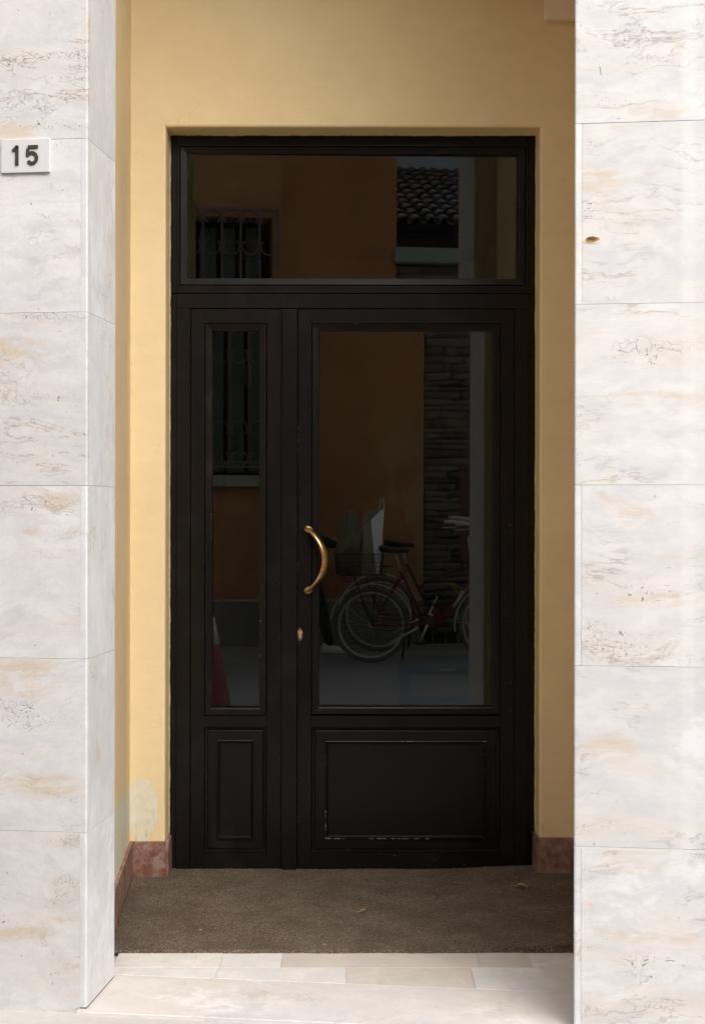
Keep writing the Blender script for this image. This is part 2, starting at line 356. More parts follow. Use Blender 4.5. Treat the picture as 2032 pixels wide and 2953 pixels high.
def door_paint():
    t = NT('dark_brown_door_paint'); p = t.obj()
    a = t.noise(t.vm('MULTIPLY', p, (6, 6, 1)), 2.2, 4); b = t.noise(t.vm('MULTIPLY', p, (60, 60, 4)), 4, 4); g = t.noise(p, 420, 2)
    c = t.mix(t.step(a, 0.35, 0.65), (0.0058, 0.0050, 0.0048), (0.0080, 0.0060, 0.0055))
    dust = t.step(t.noise(p, 5, 6, 0.7), 0.5, 0.72)
    c = t.mix(t.math('MULTIPLY', dust, 0.12), c, (0.05, 0.046, 0.043))
    t.bump(t.math('ADD', t.math('MULTIPLY', g, 0.3), t.math('MULTIPLY', b, 0.5)), 0.16, 0.0008)
    return t.fin(c, t.math('ADD', t.math('MULTIPLY', dust, 0.14), t.math('MULTIPLY_ADD', a, 0.14, 0.25)), 0, 0.23)
M['door'] = door_paint()
M['chip'] = simple('chipped_primer', (0.55, 0.53, 0.48), 0.8, var=0.2, scale=200)
M['gap'] = simple('dark_gap', (0.004, 0.004, 0.004), 0.9)
M['sealant'] = simple('cream_sealant', (0.58, 0.47, 0.27), 0.7, var=0.2, scale=60)

def glass(name, ior, dirt):
    t = NT(name); p = t.obj()
    fr = t.n('ShaderNodeFresnel'); fr.inputs[0].default_value = ior
    tr = t.n('ShaderNodeBsdfTransparent'); tr.inputs[0].default_value = (0.70, 0.74, 0.73, 1)
    gl = t.n('ShaderNodeBsdfGlossy'); gl.inputs['Roughness'].default_value = 0.0; gl.inputs['Color'].default_value = (0.95, 1.0, 0.99, 1)
    wob = t.n('ShaderNodeBump'); wob.inputs['Strength'].default_value = 0.02; wob.inputs['Distance'].default_value = 0.002
    t.set(wob.inputs['Height'], t.noise(p, 3.0, 1)); t.t.links.new(wob.outputs[0], gl.inputs['Normal'])
    mx = t.n('ShaderNodeMixShader'); t.t.links.new(fr.outputs[0], mx.inputs[0]); t.t.links.new(tr.outputs[0], mx.inputs[1]); t.t.links.new(gl.outputs[0], mx.inputs[2])
    df = t.n('ShaderNodeBsdfDiffuse'); df.inputs[0].default_value = (0.5, 0.5, 0.48, 1)
    dm = t.mul(t.step(t.noise(p, 4.5, 7, 0.72), 0.50, 0.85), dirt)
    px_, py_, pz_ = t.sep(p)
    wipe = t.mul(t.step(t.noise(t.vm('MULTIPLY', t.vm('ADD', p, t.comb(0.0, 0.0, t.math('MULTIPLY', px_, 0.6))), (3.0, 1, 0.8)), 5.0, 6, 0.75), 0.55, 0.75), dirt * 0.8)
    dm = t.math('ADD', dm, wipe)
    m2 = t.n('ShaderNodeMixShader'); t.set(m2.inputs[0], t.math('ADD', dm, dirt * 0.02)); t.t.links.new(mx.outputs[0], m2.inputs[1]); t.t.links.new(df.outputs[0], m2.inputs[2])
    t.t.links.new(m2.outputs[0], t.out.inputs[0]); return t.m
M['glass'] = glass('door_glass', 1.90, 0.0030)
M['glass_inner'] = glass('inner_door_glass', 1.28, 0.0)
M['glass_window'] = glass('window_glass', 1.6, 0.01)

def brass():
    t = NT('worn_brass'); p = t.obj(); a = t.noise(p, 40, 5, 0.65); b = t.noise(p, 300, 3)
    c = t.mix(t.step(a, 0.4, 0.65), (0.72, 0.50, 0.22), (0.46, 0.33, 0.19))
    t.bump(b, 0.05, 0.0005); return t.fin(c, t.math('MULTIPLY_ADD', a, 0.25, 0.18), 1.0)
M['brass'] = brass()
M['brass_pad'] = simple('polished_brass_pad', (0.80, 0.58, 0.22), 0.42, 0.9, 0.2, 60)
M['lock_brass'] = simple('old_lock_brass', (0.62, 0.44, 0.34), 0.45, 0.7, 0.2, 200)
M['rust'] = simple('rusty_bare_metal', (0.12, 0.055, 0.035), 0.85, 0.0, 0.4, 150)

def carpet():
    t = NT('brown_carpet'); p = t.obj()
    a = t.noise(p, 5.5, 5, 0.62); f = t.noise(p, 290, 1, 0.5); b = t.noise(p, 125, 3, 0.8); st = t.noise(t.vm('MULTIPLY', p, (1, 4, 1)), 22, 4, 0.7)
    c = t.mix(t.step(a, 0.30, 0.72), (0.108, 0.083, 0.065), (0.154, 0.124, 0.099))
    c = t.vm('SCALE', c, t.math('MULTIPLY_ADD', t.step(f, 0.25, 0.75), 1.5, 0.25))
    c = t.vm('SCALE', c, t.math('MULTIPLY_ADD', t.step(b, 0.28, 0.72), 0.9, 0.55))
    c = t.vm('SCALE', c, t.math('MULTIPLY_ADD', st, 0.6, 0.7))
    sp = t.math('SUBTRACT', 1.0, t.step(t.vor(p, 60), 0.06, 0.12))
    c = t.mix(t.mul(sp, t.step(t.noise(p, 40, 2), 0.56, 0.60), 0.8), c, (0.34, 0.29, 0.23))
    t.bump(t.math('ADD', f, b), 0.8, 0.004); return t.fin(c, 0.95, 0, 0.15)
M['carpet'] = carpet()
M['plate'] = simple('white_plate_marble', (0.64, 0.65, 0.66), 0.35, 0, 0.05, 12)
M['digit'] = simple('dark_metal_digit', (0.075, 0.065, 0.055), 0.45, 0.5, 0.3, 80)
M['leaf'] = simple('dry_leaf', (0.46, 0.29, 0.15), 0.8, 0, 0.3, 60)
M['crumb'] = simple('orange_crumb', (0.42, 0.20, 0.07), 0.8)
M['green'] = simple('green_bit', (0.08, 0.16, 0.04), 0.8)
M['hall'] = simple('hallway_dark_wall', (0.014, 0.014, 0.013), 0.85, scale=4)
M['render'] = simple('upper_facade_render', (0.66, 0.60, 0.50), 0.85, var=0.08, scale=3, bump=0.002)

def asphalt(name, col, sc=1.0):
    t = NT(name); p = t.obj(); a = t.noise(p, 0.8, 5, 0.6); g = t.noise(p, 140, 4, 0.8); v = t.vor(p, 130)
    c = t.vm('SCALE', t.comb(*col), t.math('MULTIPLY_ADD', a, 0.7, 0.65)); c = t.vm('SCALE', c, t.math('MULTIPLY_ADD', g, 0.9, 0.55))
    t.bump(v, 0.6, 0.004); return t.fin(c, 0.85, 0, 0.4)
M['asphalt'] = asphalt('grey_asphalt', (0.235, 0.245, 0.24))
M['walk'] = asphalt('pavement_stone', (0.29, 0.285, 0.27))
M['ground'] = asphalt('ground_stone', (0.17, 0.165, 0.155))
M['blue_paint'] = simple('worn_blue_paint', (0.15, 0.175, 0.215), 0.8, 0, 0.3, 25)
M['paper'] = simple('pale_card', (0.62, 0.50, 0.33), 0.85)

def plaster_orange():
    t = NT('orange_plaster'); p = t.obj(); x, y, z = t.sep(p)
    a = t.noise(t.vm('MULTIPLY', p, (1, 1, 0.6)), 1.6, 5, 0.6); b = t.noise(p, 6, 6, 0.65); g = t.noise(p, 70, 3)
    c = t.mix(t.step(a, 0.35, 0.68), (0.34, 0.160, 0.072), (0.45, 0.230, 0.110))
    # paler bald patches running down the right-hand end
    bald = t.mul(t.step(x, 0.15, 0.5), t.step(t.noise(t.vm('MULTIPLY', p, (1.6, 1, 0.45)), 3.0, 6, 0.65), 0.45, 0.54), t.math('SUBTRACT', 1.0, t.step(z, 1.7, 2.5)))
    c = t.mix(t.math('MULTIPLY', bald, 0.7), c, (0.42, 0.33, 0.17))
    # the wall above the window was painted another, greyer coat
    q = t.mul(t.math('SUBTRACT', 1.0, t.step(x, -0.372, -0.360)), t.step(z, 0.5, 0.6))
    c = t.mix(t.math('MULTIPLY', q, 0.42), c, (0.46, 0.28, 0.15))
    st = t.mul(t.step(t.noise(t.vm('MULTIPLY', p, (1, 1, 4)), 1.5, 5), 0.55, 0.7))
    c = t.mix(t.math('MULTIPLY', st, 0.35), c, (0.24, 0.14, 0.07))
    sv = t.step(t.noise(t.vm('MULTIPLY', p, (3.5, 1, 0.7)), 2.4, 7, 0.7), 0.52, 0.68)
    c = t.mix(t.math('MULTIPLY', sv, 0.40), c, (0.33, 0.22, 0.12))
    c = t.vm('SCALE', c, t.math('MULTIPLY_ADD', b, 0.5, 0.75))
    t.bump(t.math('ADD', b, t.math('MULTIPLY', g, 0.3)), 0.4, 0.004); return t.fin(c, 0.85, 0, 0.25)
M['orange'] = plaster_orange()
M['plinth'] = simple('grey_plinth_render', (0.20, 0.195, 0.165), 0.9, 0, 0.25, 8, 0.003)
M['sill'] = simple('grey_sill_stone', (0.36, 0.37, 0.36), 0.75, 0, 0.2, 14, 0.002)
M['iron'] = simple('wrought_iron', (0.24, 0.175, 0.165), 0.55, 0.3, 0.3, 60)
M['shutter'] = simple('dark_green_shutter', (0.085, 0.12, 0.108), 0.6, 0, 0.15, 20)
M['black'] = simple('dark_room', (0.008, 0.009, 0.009), 0.8)
M['stone'] = simple('rough_wall_stone', (0.215, 0.185, 0.145), 0.95, 0, 0.35, 26, 0.006)
M['stone_dark'] = simple('dark_wall_stone', (0.135, 0.115, 0.095), 0.95, 0, 0.35, 26, 0.006)
M['stone_mortar'] = simple('stone_wall_mortar', (0.12, 0.106, 0.088), 0.95, 0, 0.3, 18, 0.006)
M['coping'] = simple('coping_stone', (0.27, 0.30, 0.30), 0.8, 0, 0.18, 12, 0.002)
M['tile'] = simple('old_roof_tile', (0.19, 0.155, 0.13), 0.9, 0, 0.35, 22, 0.003)
M['tile_grey'] = simple('lichen_roof_tile', (0.155, 0.160, 0.150), 0.9, 0, 0.35, 22, 0.003)
M['tile_rust'] = simple('reddish_roof_tile', (0.26, 0.15, 0.11), 0.9, 0, 0.3, 22, 0.003)
M['pale_wall'] = simple('pale_far_render', (0.60, 0.61, 0.60), 0.9, 0, 0.12, 1.6)
M['brick_dark'] = simple('dark_brick_wall', (0.10, 0.085, 0.07), 0.95, 0, 0.35, 9, 0.006)
M['rib_rust'] = simple('rusty_ribbed_sheet', (0.20, 0.11, 0.08), 0.8, 0.2, 0.3, 14)

# ------------------------------------------------------------------ ground
m = MB(); m.poly([(-150, -150, -0.09), (150, -150, -0.09), (150, 150, -0.09), (-150, 150, -0.09)])
tag(m.build('ground', 'ground'), None, kind='structure')
def strip(name, mat, t0, t1, z, s0=-40, s1=40, zb=-0.085):
    m = MB(); m.box(s0, s1, t0, t1, zb, z)
    return tag(m.build(name, mat, loc=(OW.x, OW.y, 0), rot=(0, 0, -TH)), None, kind='structure')
T_FAC = (F0 - OW).dot(NX)                       # street width, wall to wall
strip('road', 'asphalt', 0.86, T_FAC - 0.9, ROAD_Z)
strip('pavement_far', 'walk', -0.02, 0.857, WALK_Z)
strip('pavement_near', 'walk', T_FAC - 0.897, T_FAC + 0.02, PAVE_Z)
mb = MB(); mb.box(-1.3, 1.6, -1.75, 0.6, -0.08, -0.012)       # floor bed under threshold and carpet
tag(mb.build('floor', 'mortar'), None, kind='structure')

# ------------------------------------------------------------------ the yellow entrance recess
rec = tag(empty('entrance_recess'), 'ochre plastered recess around the dark double door, with a pale patch low on the left', 'wall')
DX0, DX1, DZ1 = PX(489) - 0.002, PX(1543) + 0.002, PZ(388) + 0.001
WY = -0.11
def back_wall():
    b = bmesh.new(); prof = [(0.0, 0.10), (0.0, WY + 0.010), (0.003, WY + 0.003), (0.010, WY)]
    loops = []
    for o, y in prof:
        loops.append([b.verts.new(p) for p in ((DX0 - o, y, -0.02), (DX0 - o, y, DZ1 + o), (DX1 + o, y, DZ1 + o), (DX1 + o, y, -0.02))])
    loops.append([b.verts.new(p) for p in ((-0.98, WY, -0.02), (-0.98, WY, 5.0), (1.10, WY, 5.0), (1.10, WY, -0.02))])
    for a, c in zip(loops, loops[1:]):
        for k in range(3): b.faces.new((a[k], a[k + 1], c[k + 1], c[k])).smooth = False
    # close the back so that the wall is a body with thickness
    bk = [b.verts.new(p) for p in ((-0.98, 0.10, -0.02), (-0.98, 0.10, 5.0), (1.10, 0.10, 5.0), (1.10, 0.10, -0.02))]
    for k in range(3):
        b.faces.new((loops[-1][k], loops[-1][k + 1], bk[k + 1], bk[k])); b.faces.new((bk[k], bk[k + 1], loops[0][k + 1], loops[0][k]))
    m = MB(); m.merge(b); return m
back_wall().build('back_wall', 'yellow', rec)
def side_wall(p0, p1, out, z1=5.0):                # vertical slab, p0 near the street, p1 in the corner
    m = MB(); a, b = Vector((*p0, 0)), Vector((*p1, 0)); o = Vector((*out, 0))
    q = [a, b, b + o, a + o]
    m.bm.faces.new([m.bm.verts.new((v.x, v.y, -0.02)) for v in q]); m.bm.faces.new([m.bm.verts.new((v.x, v.y, z1)) for v in reversed(q)])
    for k in range(4):
        c, d = q[k], q[(k + 1) % 4]
        m.poly([(c.x, c.y, -0.02), (d.x, d.y, -0.02), (d.x, d.y, z1), (c.x, c.y, z1)])
    bmesh.ops.remove_doubles(m.bm, verts=m.bm.verts, dist=1e-5)
    return m
LSW0, LSW1 = (-0.808, -1.352), (-0.897, WY + 0.004)
RSW0, RSW1 = (0.80, -1.512), (0.935, WY + 0.004)
side_wall(LSW0, LSW1, (-0.15, 0)).build('side_wall', 'yellow', rec)
side_wall(RSW0, RSW1, (0.15, 0)).build('side_wall', 'yellow', rec)
m = MB(); m.box(-1.0, 1.1, -1.36, WY - 0.002, 4.80, 4.95); m.build('ceiling', 'ceiling', rec)
m = MB(); m.box(PX(1565) * 0.98, 0.932, WY - 0.035, WY - 0.001, 1.476 + (1480 - 57) * 0.978 / 700, 4.60, 0.003); tag(m.build('junction_cover', 'patch_yellow', rec), 'paler boxed cover in the upper right corner')
# skirting of red marble
SKT = 0.150
def skirt(x0, x1, y0, y1, z1=SKT, name='skirting_board'):
    m = MB(); m.box(x0, x1, y0, y1, -0.005, z1, 0.0015); return m.build(name, 'red_marble', rec)
skirt(-0.893, DX0 + 0.003, WY - 0.016, WY - 0.001)
skirt(DX1 - 0.003, 0.925, WY - 0.016, WY - 0.001, SKT + 0.018)
skirt(DX0 + 0.0005, DX0 + 0.014, WY + 0.001, -0.002)
skirt(DX1 - 0.014, DX1 - 0.0005, WY + 0.001, -0.002, SKT + 0.018)
for (a, b, o) in ((LSW0, LSW1, 0.013), (RSW0, RSW1, -0.013)):
    A, B = Vector((*a, 0)), Vector((*b, 0)); d = (B - A).normalized(); A = A + d * 0.004; B = B - d * 0.014
    side_wall((A.x + o, A.y), (B.x + o, B.y), (-o * 0.96, 0), SKT).build('skirting_board', 'red_marble', rec)

# ------------------------------------------------------------------ marble clad pillars
CJ = [-0.075] + [0.525 + 0.5163 * k for k in range(0, 10)]
G = 0.0004
def slab(x0, x1, y0, y1, z0, z1, mat, parent, name='slab', edge=None):
    m = MB(); b = bmesh.new(); bmesh.ops.create_cube(b, size=1.0)
    for v in b.verts: v.co = Vector(((x0 + x1) / 2 + v.co.x * (x1 - x0), (y0 + y1) / 2 + v.co.y * (y1 - y0), (z0 + z1) / 2 + v.co.z * (z1 - z0)))
    if edge is not None:        # a softly rounded, slightly chipped upright arris
        es = [e for e in b.edges if all(abs(v.co.x - edge) < 1e-5 and abs(v.co.y - y0) < 1e-5 for v in e.verts)]
        bmesh.ops.subdivide_edges(b, edges=es, cuts=0)
        bmesh.ops.bevel(b, geom=es, offset=0.006, segments=3, affect='EDGES', profile=0.5)
    bmesh.ops.bevel(b, geom=[e for e in b.edges if e.calc_face_angle(0) > 1.2], offset=0.0004, segments=1, affect='EDGES')
    m.merge(b); return m.build(name, mat, parent)
def pillar(name, label, side):
    root = tag(empty(name, F0, -TH), label, 'pillar')
    sg = -1 if side == 'l' else 1
    e = 0.0 if side == 'l' else FW                    # s of the arris
    X = lambda d: e + sg * d                          # d = distance away from the opening
    def bx(d0, d1, *a): return (min(X(d0), X(d1)), max(X(d0), X(d1))) + a
    m = MB(); m.box(*bx(0.0235, 2.2, 0.0215, 0.292, -0.08, 4.70)); m.build('core', 'mortar', root)
    for k in range(9):
        z0, z1 = CJ[k] + G, CJ[k + 1] - G
        if k == 0: z0 = -0.08
        lip = (k % 2 == 0)                            # courses where the jamb slab's edge shows in front
        if k == 8: z1 = 4.70
        d0 = 0.0206 + G if lip else 0.0
        mt = ['marble', 'marble_pitted', 'marble', 'marble', 'marble', 'marble_pitted', 'marble_pitted', 'marble', 'marble'][k] if side == 'l' else ['marble_pitted', 'marble', 'marble', 'marble', 'marble', 'marble', 'marble', 'marble', 'marble'][k]
        pr = rnd.uniform(-0.0006, 0.0006)
        slab(*bx(d0, 1.02, pr, 0.021, z0, z1), mt, root, edge=None if lip else X(0.0))
        slab(*bx(1.0225, 2.2, pr * 0.5, 0.021, z0, z1), 'marble', root)
        zb = z0 if k else 0.0045
        slab(*bx(0.0, 0.0206, 0.0 if lip else 0.0212, 0.294, zb, z1), 'marble_jamb', root, 'jamb_slab', edge=X(0.0) if lip else None)
        slab(*bx(0.0226, 0.20, 0.2925, 0.306, zb, z1), 'marble_jamb', root, 'return_slab')
    m = MB(); m.box(*bx(0.0008, 0.0206, 0.002, 0.29, -0.01, 0.0043)); m.build('joint', simple('dirty_joint', (0.13, 0.13, 0.14), 0.9), root)
    return root
PL = pillar('stone_pillar', 'white marble clad pillar left of the door, carrying the house number plate', 'l')
PR = pillar('stone_pillar', 'white marble clad pillar right of the door, stained and pitted, without a plate', 'r')
for o in PR.children:
    for v in o.data.vertices: v.co.x += 0.06 * v.co.y
def hollow(px, py, w_, h_, parent):           # a rusty hole worn into the slab, lower lip bleached, upper shade painted brown
    d = 0.693; x = ((px - CX) * d / S - F0.x) / math.cos(TH); z = CZ - (py - CY) * d / S
    for nm, mt, k, dz, y in (('bleached_lip', simple('bleached_stone', (0.74, 0.70, 0.58), 0.8), 1.05, -h_ * 0.35, -0.0010), ('rust_hollow', simple('rusty_hollow', (0.34, 0.20, 0.07), 0.85, 0, 0.6, 120), 1.0, 0.0, -0.0014), ('hollow_shadow', simple('painted_hollow_shade', (0.12, 0.065, 0.022), 0.9, 0, 0.5, 120), 0.72, h_ * 0.30, -0.0018)):
        m = MB(); pts = []
        for i in range(22):
            a = 2 * math.pi * i / 22; pts.append((x + w_ * k * math.cos(a) * rnd.uniform(0.72, 1.18), z + dz + h_ * (0.6 if nm == 'hollow_shadow' else 1) * math.sin(a) * rnd.uniform(0.7, 1.15)))
        m.prism(pts, y, 0.004); m.build(nm, mt, parent)
hollow(1703, 690, 0.022, 0.009, PR)
fac = tag(empty('upper_facade', F0, -TH), 'plain pale rendered upper front of the house over the marble pillars', 'wall')
m = MB(); m.box(-9, 10, 0.0, 0.30, 4.705, 9.5); m.build('wall', 'render', fac)
m = MB(); m.box(-9, -2.203, 0.002, 0.30, -0.08, 4.702); m.build('wall', 'render', fac)
m = MB(); m.box(FW + 2.203, 10, 0.002, 0.30, -0.08, 4.702); m.build('wall', 'render', fac)
m = MB(); m.box(-0.02, FW + 0.02, 0.003, 0.29, 4.58, 4.7035, 0.002); m.build('lintel', 'marble_jamb', fac)
m = MB(); m.box(-9, 10, -0.6, 0.0, 9.1, 9.3); m.build('eave', 'render', fac)

# ------------------------------------------------------------------ marble threshold
step = tag(empty('stone_step', F0, -TH), 'worn pale marble step and threshold slabs in front of the brown carpet', 'step')
def loc_st(x, y):                # world x,y -> facade s,t
    v = Vector((x, y, 0)) - Vector((F0.x, F0.y, 0)); return v.dot(UX), v.dot(NX)
def quad_slab(pts, z0, z1, mat, name='slab', bev=0.002):
    b = bmesh.new(); bot = [b.verts.new((x, y, z0)) for x, y in pts]; top = [b.verts.new((x, y, z1)) for x, y in pts]; n = len(pts)
    b.faces.new(bot); b.faces.new(top)
    for k in range(n): b.faces.new((bot[k], bot[(k + 1) % n], top[(k + 1) % n], top[k]))
    bmesh.ops.recalc_face_normals(b, faces=list(b.faces))
    if bev: bmesh.ops.bevel(b, geom=[e for e in b.edges if all(abs(v.co.z - z1) < 1e-6 for v in e.verts)], offset=bev, segments=3 if bev > 0.003 else 1, affect='EDGES')
    m = MB(); m.merge(b); return m.build(name, mat, step)
def floor_st(px, py, z=0.0):     # photo pixel on the floor -> facade coordinates
    d = (CZ - z) * S / (py - CY); return loc_st((px - CX) * d / S, -L + d * L)
sj0, sj1 = floor_st(342, 2818), floor_st(1655, 2854)
TJ = (sj0[1] + sj1[1]) / 2
quad_slab([(-0.026, -0.020), (FW + 0.03, -0.020), (FW + 0.03, TJ - 0.001), (-0.026, TJ - 0.001)], -0.034, 0.0, 'marble_floor', bev=0.004)
quad_slab([(-0.020, -0.012), (FW + 0.024, -0.012), (FW + 0.024, 0.10), (-0.020, 0.10)], -0.082, -0.0345, 'mortar', 'riser', bev=0)
def wl(x, y): return loc_st(x, y)
xs0, xs1 = -0.78, 0.74
yj = -1.245                                            # joint between the two tile rows, parallel to the door
yc = -1.06
def at_line(x):                                        # world y of the step joint at world x
    s0 = loc_st(x, 0)[0]; P = Vector((F0.x, F0.y, 0)) + UX * s0 + NX * TJ
    return F0.y + TJ / math.cos(TH) - math.tan(TH) * (x - F0.x)
row1 = [(xs0, 'marble_floor'), (-0.43, 'marble_floor_white'), ((814 - CX) * 0.80 / S, 'marble_floor_beige'), ((1380 - CX) * 0.80 / S, 'marble_floor_beige'), ((1530 - CX) * 0.80 / S, 'marble_floor'), (xs1, None)]
for (a, mt), (b, _) in zip(row1, row1[1:]):
    quad_slab([wl(a + G, yj + G), wl(b - G, yj + G), wl(b - G, yc + 0.1), wl(a + G, yc + 0.1)], -0.05, rnd.uniform(-0.0008, 0.0002), mt, bev=0.0008)
row2 = [(xs0, 'marble_floor_white'), ((627 - CX) * 0.78 / S, 'marble_floor_white'), ((1000 - CX) * 0.775 / S, 'marble_floor_beige'), ((1366 - CX) * 0.77 / S, 'marble_floor_white'), (xs1, None)]
for (a, mt), (b, _) in zip(row2, row2[1:]):
    quad_slab([wl(a + G, at_line(a) + 2 * G), wl(b - G, at_line(b) + 2 * G), wl(b - G, yj - G), wl(a + G, yj - G)], -0.05, rnd.uniform(-0.0008, 0.0002), mt, bev=0.0008)
# moss and dirt where the pillar meets the pavement
b = MB()
for i in range(260):
    s = rnd.uniform(-0.5, -0.03); r = abs(rnd.gauss(0, 0.004)) + 0.003
    s = s if rnd.random() < 0.5 else rnd.gauss(-0.10, 0.045)
    c = Vector((s, -0.004 - abs(rnd.gauss(0, 0.008)), PAVE_Z + rnd.uniform(0, 0.010)))
    k = bmesh.new(); bmesh.ops.create_icosphere(k, subdivisions=1, radius=r)
    for v in k.verts: v.co = v.co * rnd.uniform(0.7, 1.3) + c
    b.merge(k)
o = b.build('moss', simple('moss', (0.10, 0.13, 0.06), 0.95, 0, 0.4, 60), loc=F0, rot=(0, 0, -TH)); tag(o, 'tufts of green moss along the foot of the left pillar', 'moss', kind='stuff')

# ------------------------------------------------------------------ carpet
def carpet_z(x): return 0.010 + 0.016 * max(0.0, min(1.0, (x - 0.25) / 0.45)) ** 1.5
b = bmesh.new(); NXc, NYc = 150, 96
x0, x1, y0, y1 = -0.90, 0.94, -1.10, 0.012
def sx(y, side):                       # sides follow the recess
    A, B = (LSW0, LSW1) if side < 0 else (RSW0, RSW1); k = (y - A[1]) / (B[1] - A[1]); x = A[0] + (B[0] - A[0]) * k
    if y > WY - 0.017: return DX0 + 0.015 if side < 0 else DX1 - 0.015
    return x + (0.015 if side < 0 else -0.015)
grid = []
for j in range(NYc + 1):
    y = y0 + (y1 - y0) * j / NYc; row = []
    a, c = sx(y, -1), sx(y, 1)
    for i in range(NXc + 1):
        x = a + (c - a) * i / NXc
        yy = y + (0.004 * mnoise.noise(Vector((x * 7, 0, 0))) + 0.012 * i / NXc if j == 0 else 0) + (rnd.uniform(-0.0015, 0.0015) if j == 0 else 0)
        z = carpet_z(x) + 0.0022 * mnoise.noise(Vector((x * 4, y * 4, 0))) + rnd.uniform(-0.0010, 0.0010)
        row.append(b.verts.new((x, yy, z)))
    grid.append(row)
for j in range(NYc):
    for i in range(NXc): b.faces.new((grid[j][i], grid[j][i + 1], grid[j + 1][i + 1], grid[j + 1][i])).smooth = True
for i in range(NXc):
    p, q = grid[0][i], grid[0][i + 1]
    v0 = b.verts.new((p.co.x, p.co.y - 0.001, -0.001)); v1 = b.verts.new((q.co.x, q.co.y - 0.001, -0.001)); b.faces.new((v0, v1, q, p))
m = MB(); m.merge(b); tag(m.build('carpet', 'carpet'), 'brown worn carpet filling the floor of the recess before the door', 'carpet')

# ------------------------------------------------------------------ the door
door = tag(empty('entrance_doorway'), 'dark brown glazed double door with brass bow handle and wide transom window', 'door', kind='thing')
Y0, YB = 0.0, 0.065
def bar(m, x0, x1, z_hi, z_lo, y=0.0, bev=0.0012, yb=YB): m.box(PX(x0), PX(x1), y, yb, PZ(z_lo), PZ(z_hi), bev); return m
TB = 2513.0 + 7
fr = MB()
for (x0, x1, y) in ((489, 509, 0.010), (1521.5, 1543, 0.010)):         # outer jamb strips, upper and lower lengths
    bar(fr, x0, x1, 388, 845.5, y); bar(fr, x0, x1, 847.5, TB, y + 0.001)
bar(fr, 509.5, 1521, 388, 417, 0.006)
bar(fr, 509.5, 517, 417.5, 845.3, 0.0); bar(fr, 1513.5, 1521, 417.5, 845.3, 0.0)
bar(fr, 517.4, 1513.1, 417.5, 421.5, 0.0); bar(fr, 517.4, 1513.1, 823.5, 845.3, 0.0)
bar(fr, 509.5, 1521, 847.3, 889, 0.0)
bar(fr, 509.5, 548.3, 889.4, TB, 0.0); bar(fr, 1483.3, 1521, 889.4, TB, 0.0)
bar(fr, 490, 1542, 389, 2519, 0.058, 0, 0.064) if False else None
for x in (716, 923, 1126, 1327):                                       # drain caps on the transom rail
    fr.box(PX(x - 9), PX(x + 9), -0.006, 0.002, PZ(846.5), PZ(842), 0.0015)
fr.build('frame', 'door', door)
# dark rebate behind all the gaps
def rebate(x0, x1, z_hi, z_lo, parent):
    m = MB(); m.ring(PX(x0), PX(x1), PZ(z_lo), PZ(z_hi), [(0, 0.058), (0.012, 0.058)]); return m.build('rebate', 'gap', parent)
def pane(name, x0, x1, z_hi, z_lo, parent, tilt, yaw, mat, yc):
    hw, hh = (x1 - x0) / 2 / S + 0.006, (z_lo - z_hi) / 2 / S + 0.006
    m = MB(); m.poly([(-hw, 0, -hh), (hw, 0, -hh), (hw, 0, hh), (-hw, 0, hh)])
    return m.build(name, mat, parent, loc=((PX(x0) + PX(x1)) / 2, yc, (PZ(z_hi) + PZ(z_lo)) / 2), rot=(tilt, 0, yaw))
BEAD = [(0.0, 0.045), (0.0, 0.003), (0.0015, 0.0015), (0.024, 0.0045), (0.0285, 0.0065), (0.0285, 0.055)]
SY = 63.0                                              # the panes lean out by this much (in reflected photo pixels)
TILT = SY / 2 / F * 1.855; YAW = 137.0 / 2 / F
# transom light
tl = MB(); tl.ring(PX(519), PX(1511), PZ(821), PZ(423.5), [(0, 0.045), (0, 0.004), (0.001, 0.003), (0.022, 0.006), (0.0265, 0.008), (0.0265, 0.055)])
tw = tl.build('transom_window', 'door', door)
pane('glass_pane', 537, 1492.5, 442, 803.5, tw, TILT, YAW, 'glass', 0.030)
pane('inner_glass_pane', 537, 1492.5, 442, 803.5, tw, TILT + 0.001, YAW + 0.006, 'glass_inner', 0.056)
def leaf_body(x0, x1, gx0, gx1, px0, px1, name):
    m = MB(); top, bot = 891.5, 2510.0
    gt, gb, pt, pb = 931.5, 2065, 2096.5, 2459.5
    y = 0.003
    bar(m, x0, gx0, top, bot, y); bar(m, gx1, x1, top, bot, y)
    bar(m, gx0 + .05, gx1 - .05, top, gt, y + 0.0001, 0); bar(m, gx0 + .05, gx1 - .05, gb, pt, y + 0.0001, 0); bar(m, gx0 + .05, gx1 - .05, pb, bot, y + 0.0001, 0)
    return m.build(name, 'door', door)
def leaf_panel(parent, x0, x1, z_hi, z_lo, mx):
    w1 = mx / S
    m = MB(); m.ring(PX(x0), PX(x1), PZ(z_lo), PZ(z_hi), [
        (0, 0.004), (0.002, 0.017), (0.012, 0.019), (0.0145, 0.008), (0.0165, 0.0065), (w1 - 0.003, 0.0065), (w1, 0.0062), (w1 + 0.002, -0.001), (w1 + 0.005, -0.0025), (w1 + 0.0075, 0.001),
        (w1 + 0.0085, 0.0055), (w1 + 0.011, 0.004), (w1 + 0.0135, 0.005), (w1 + 0.0145, 0.010), (w1 + 0.0165, 0.010)], cap=True)
    return m.build('panel', 'door', parent)
sl = leaf_body(550.3, 812, 589.5, 769.5, 593, 771, 'side_leaf')
MB().ring(PX(591.5), PX(767.5), PZ(2063), PZ(933.5), BEAD).build('glazing_bead', 'door', sl)
pane('glass_pane', 611, 748, 952, 2043, sl, TILT, 0.0, 'glass', 0.030)
pane('inner_glass_pane', 611, 748, 952, 2043, sl, TILT + 0.001, 0.006, 'glass_inner', 0.056)
leaf_panel(sl, 590.5, 768.5, 2097.5, 2458.5, 36)
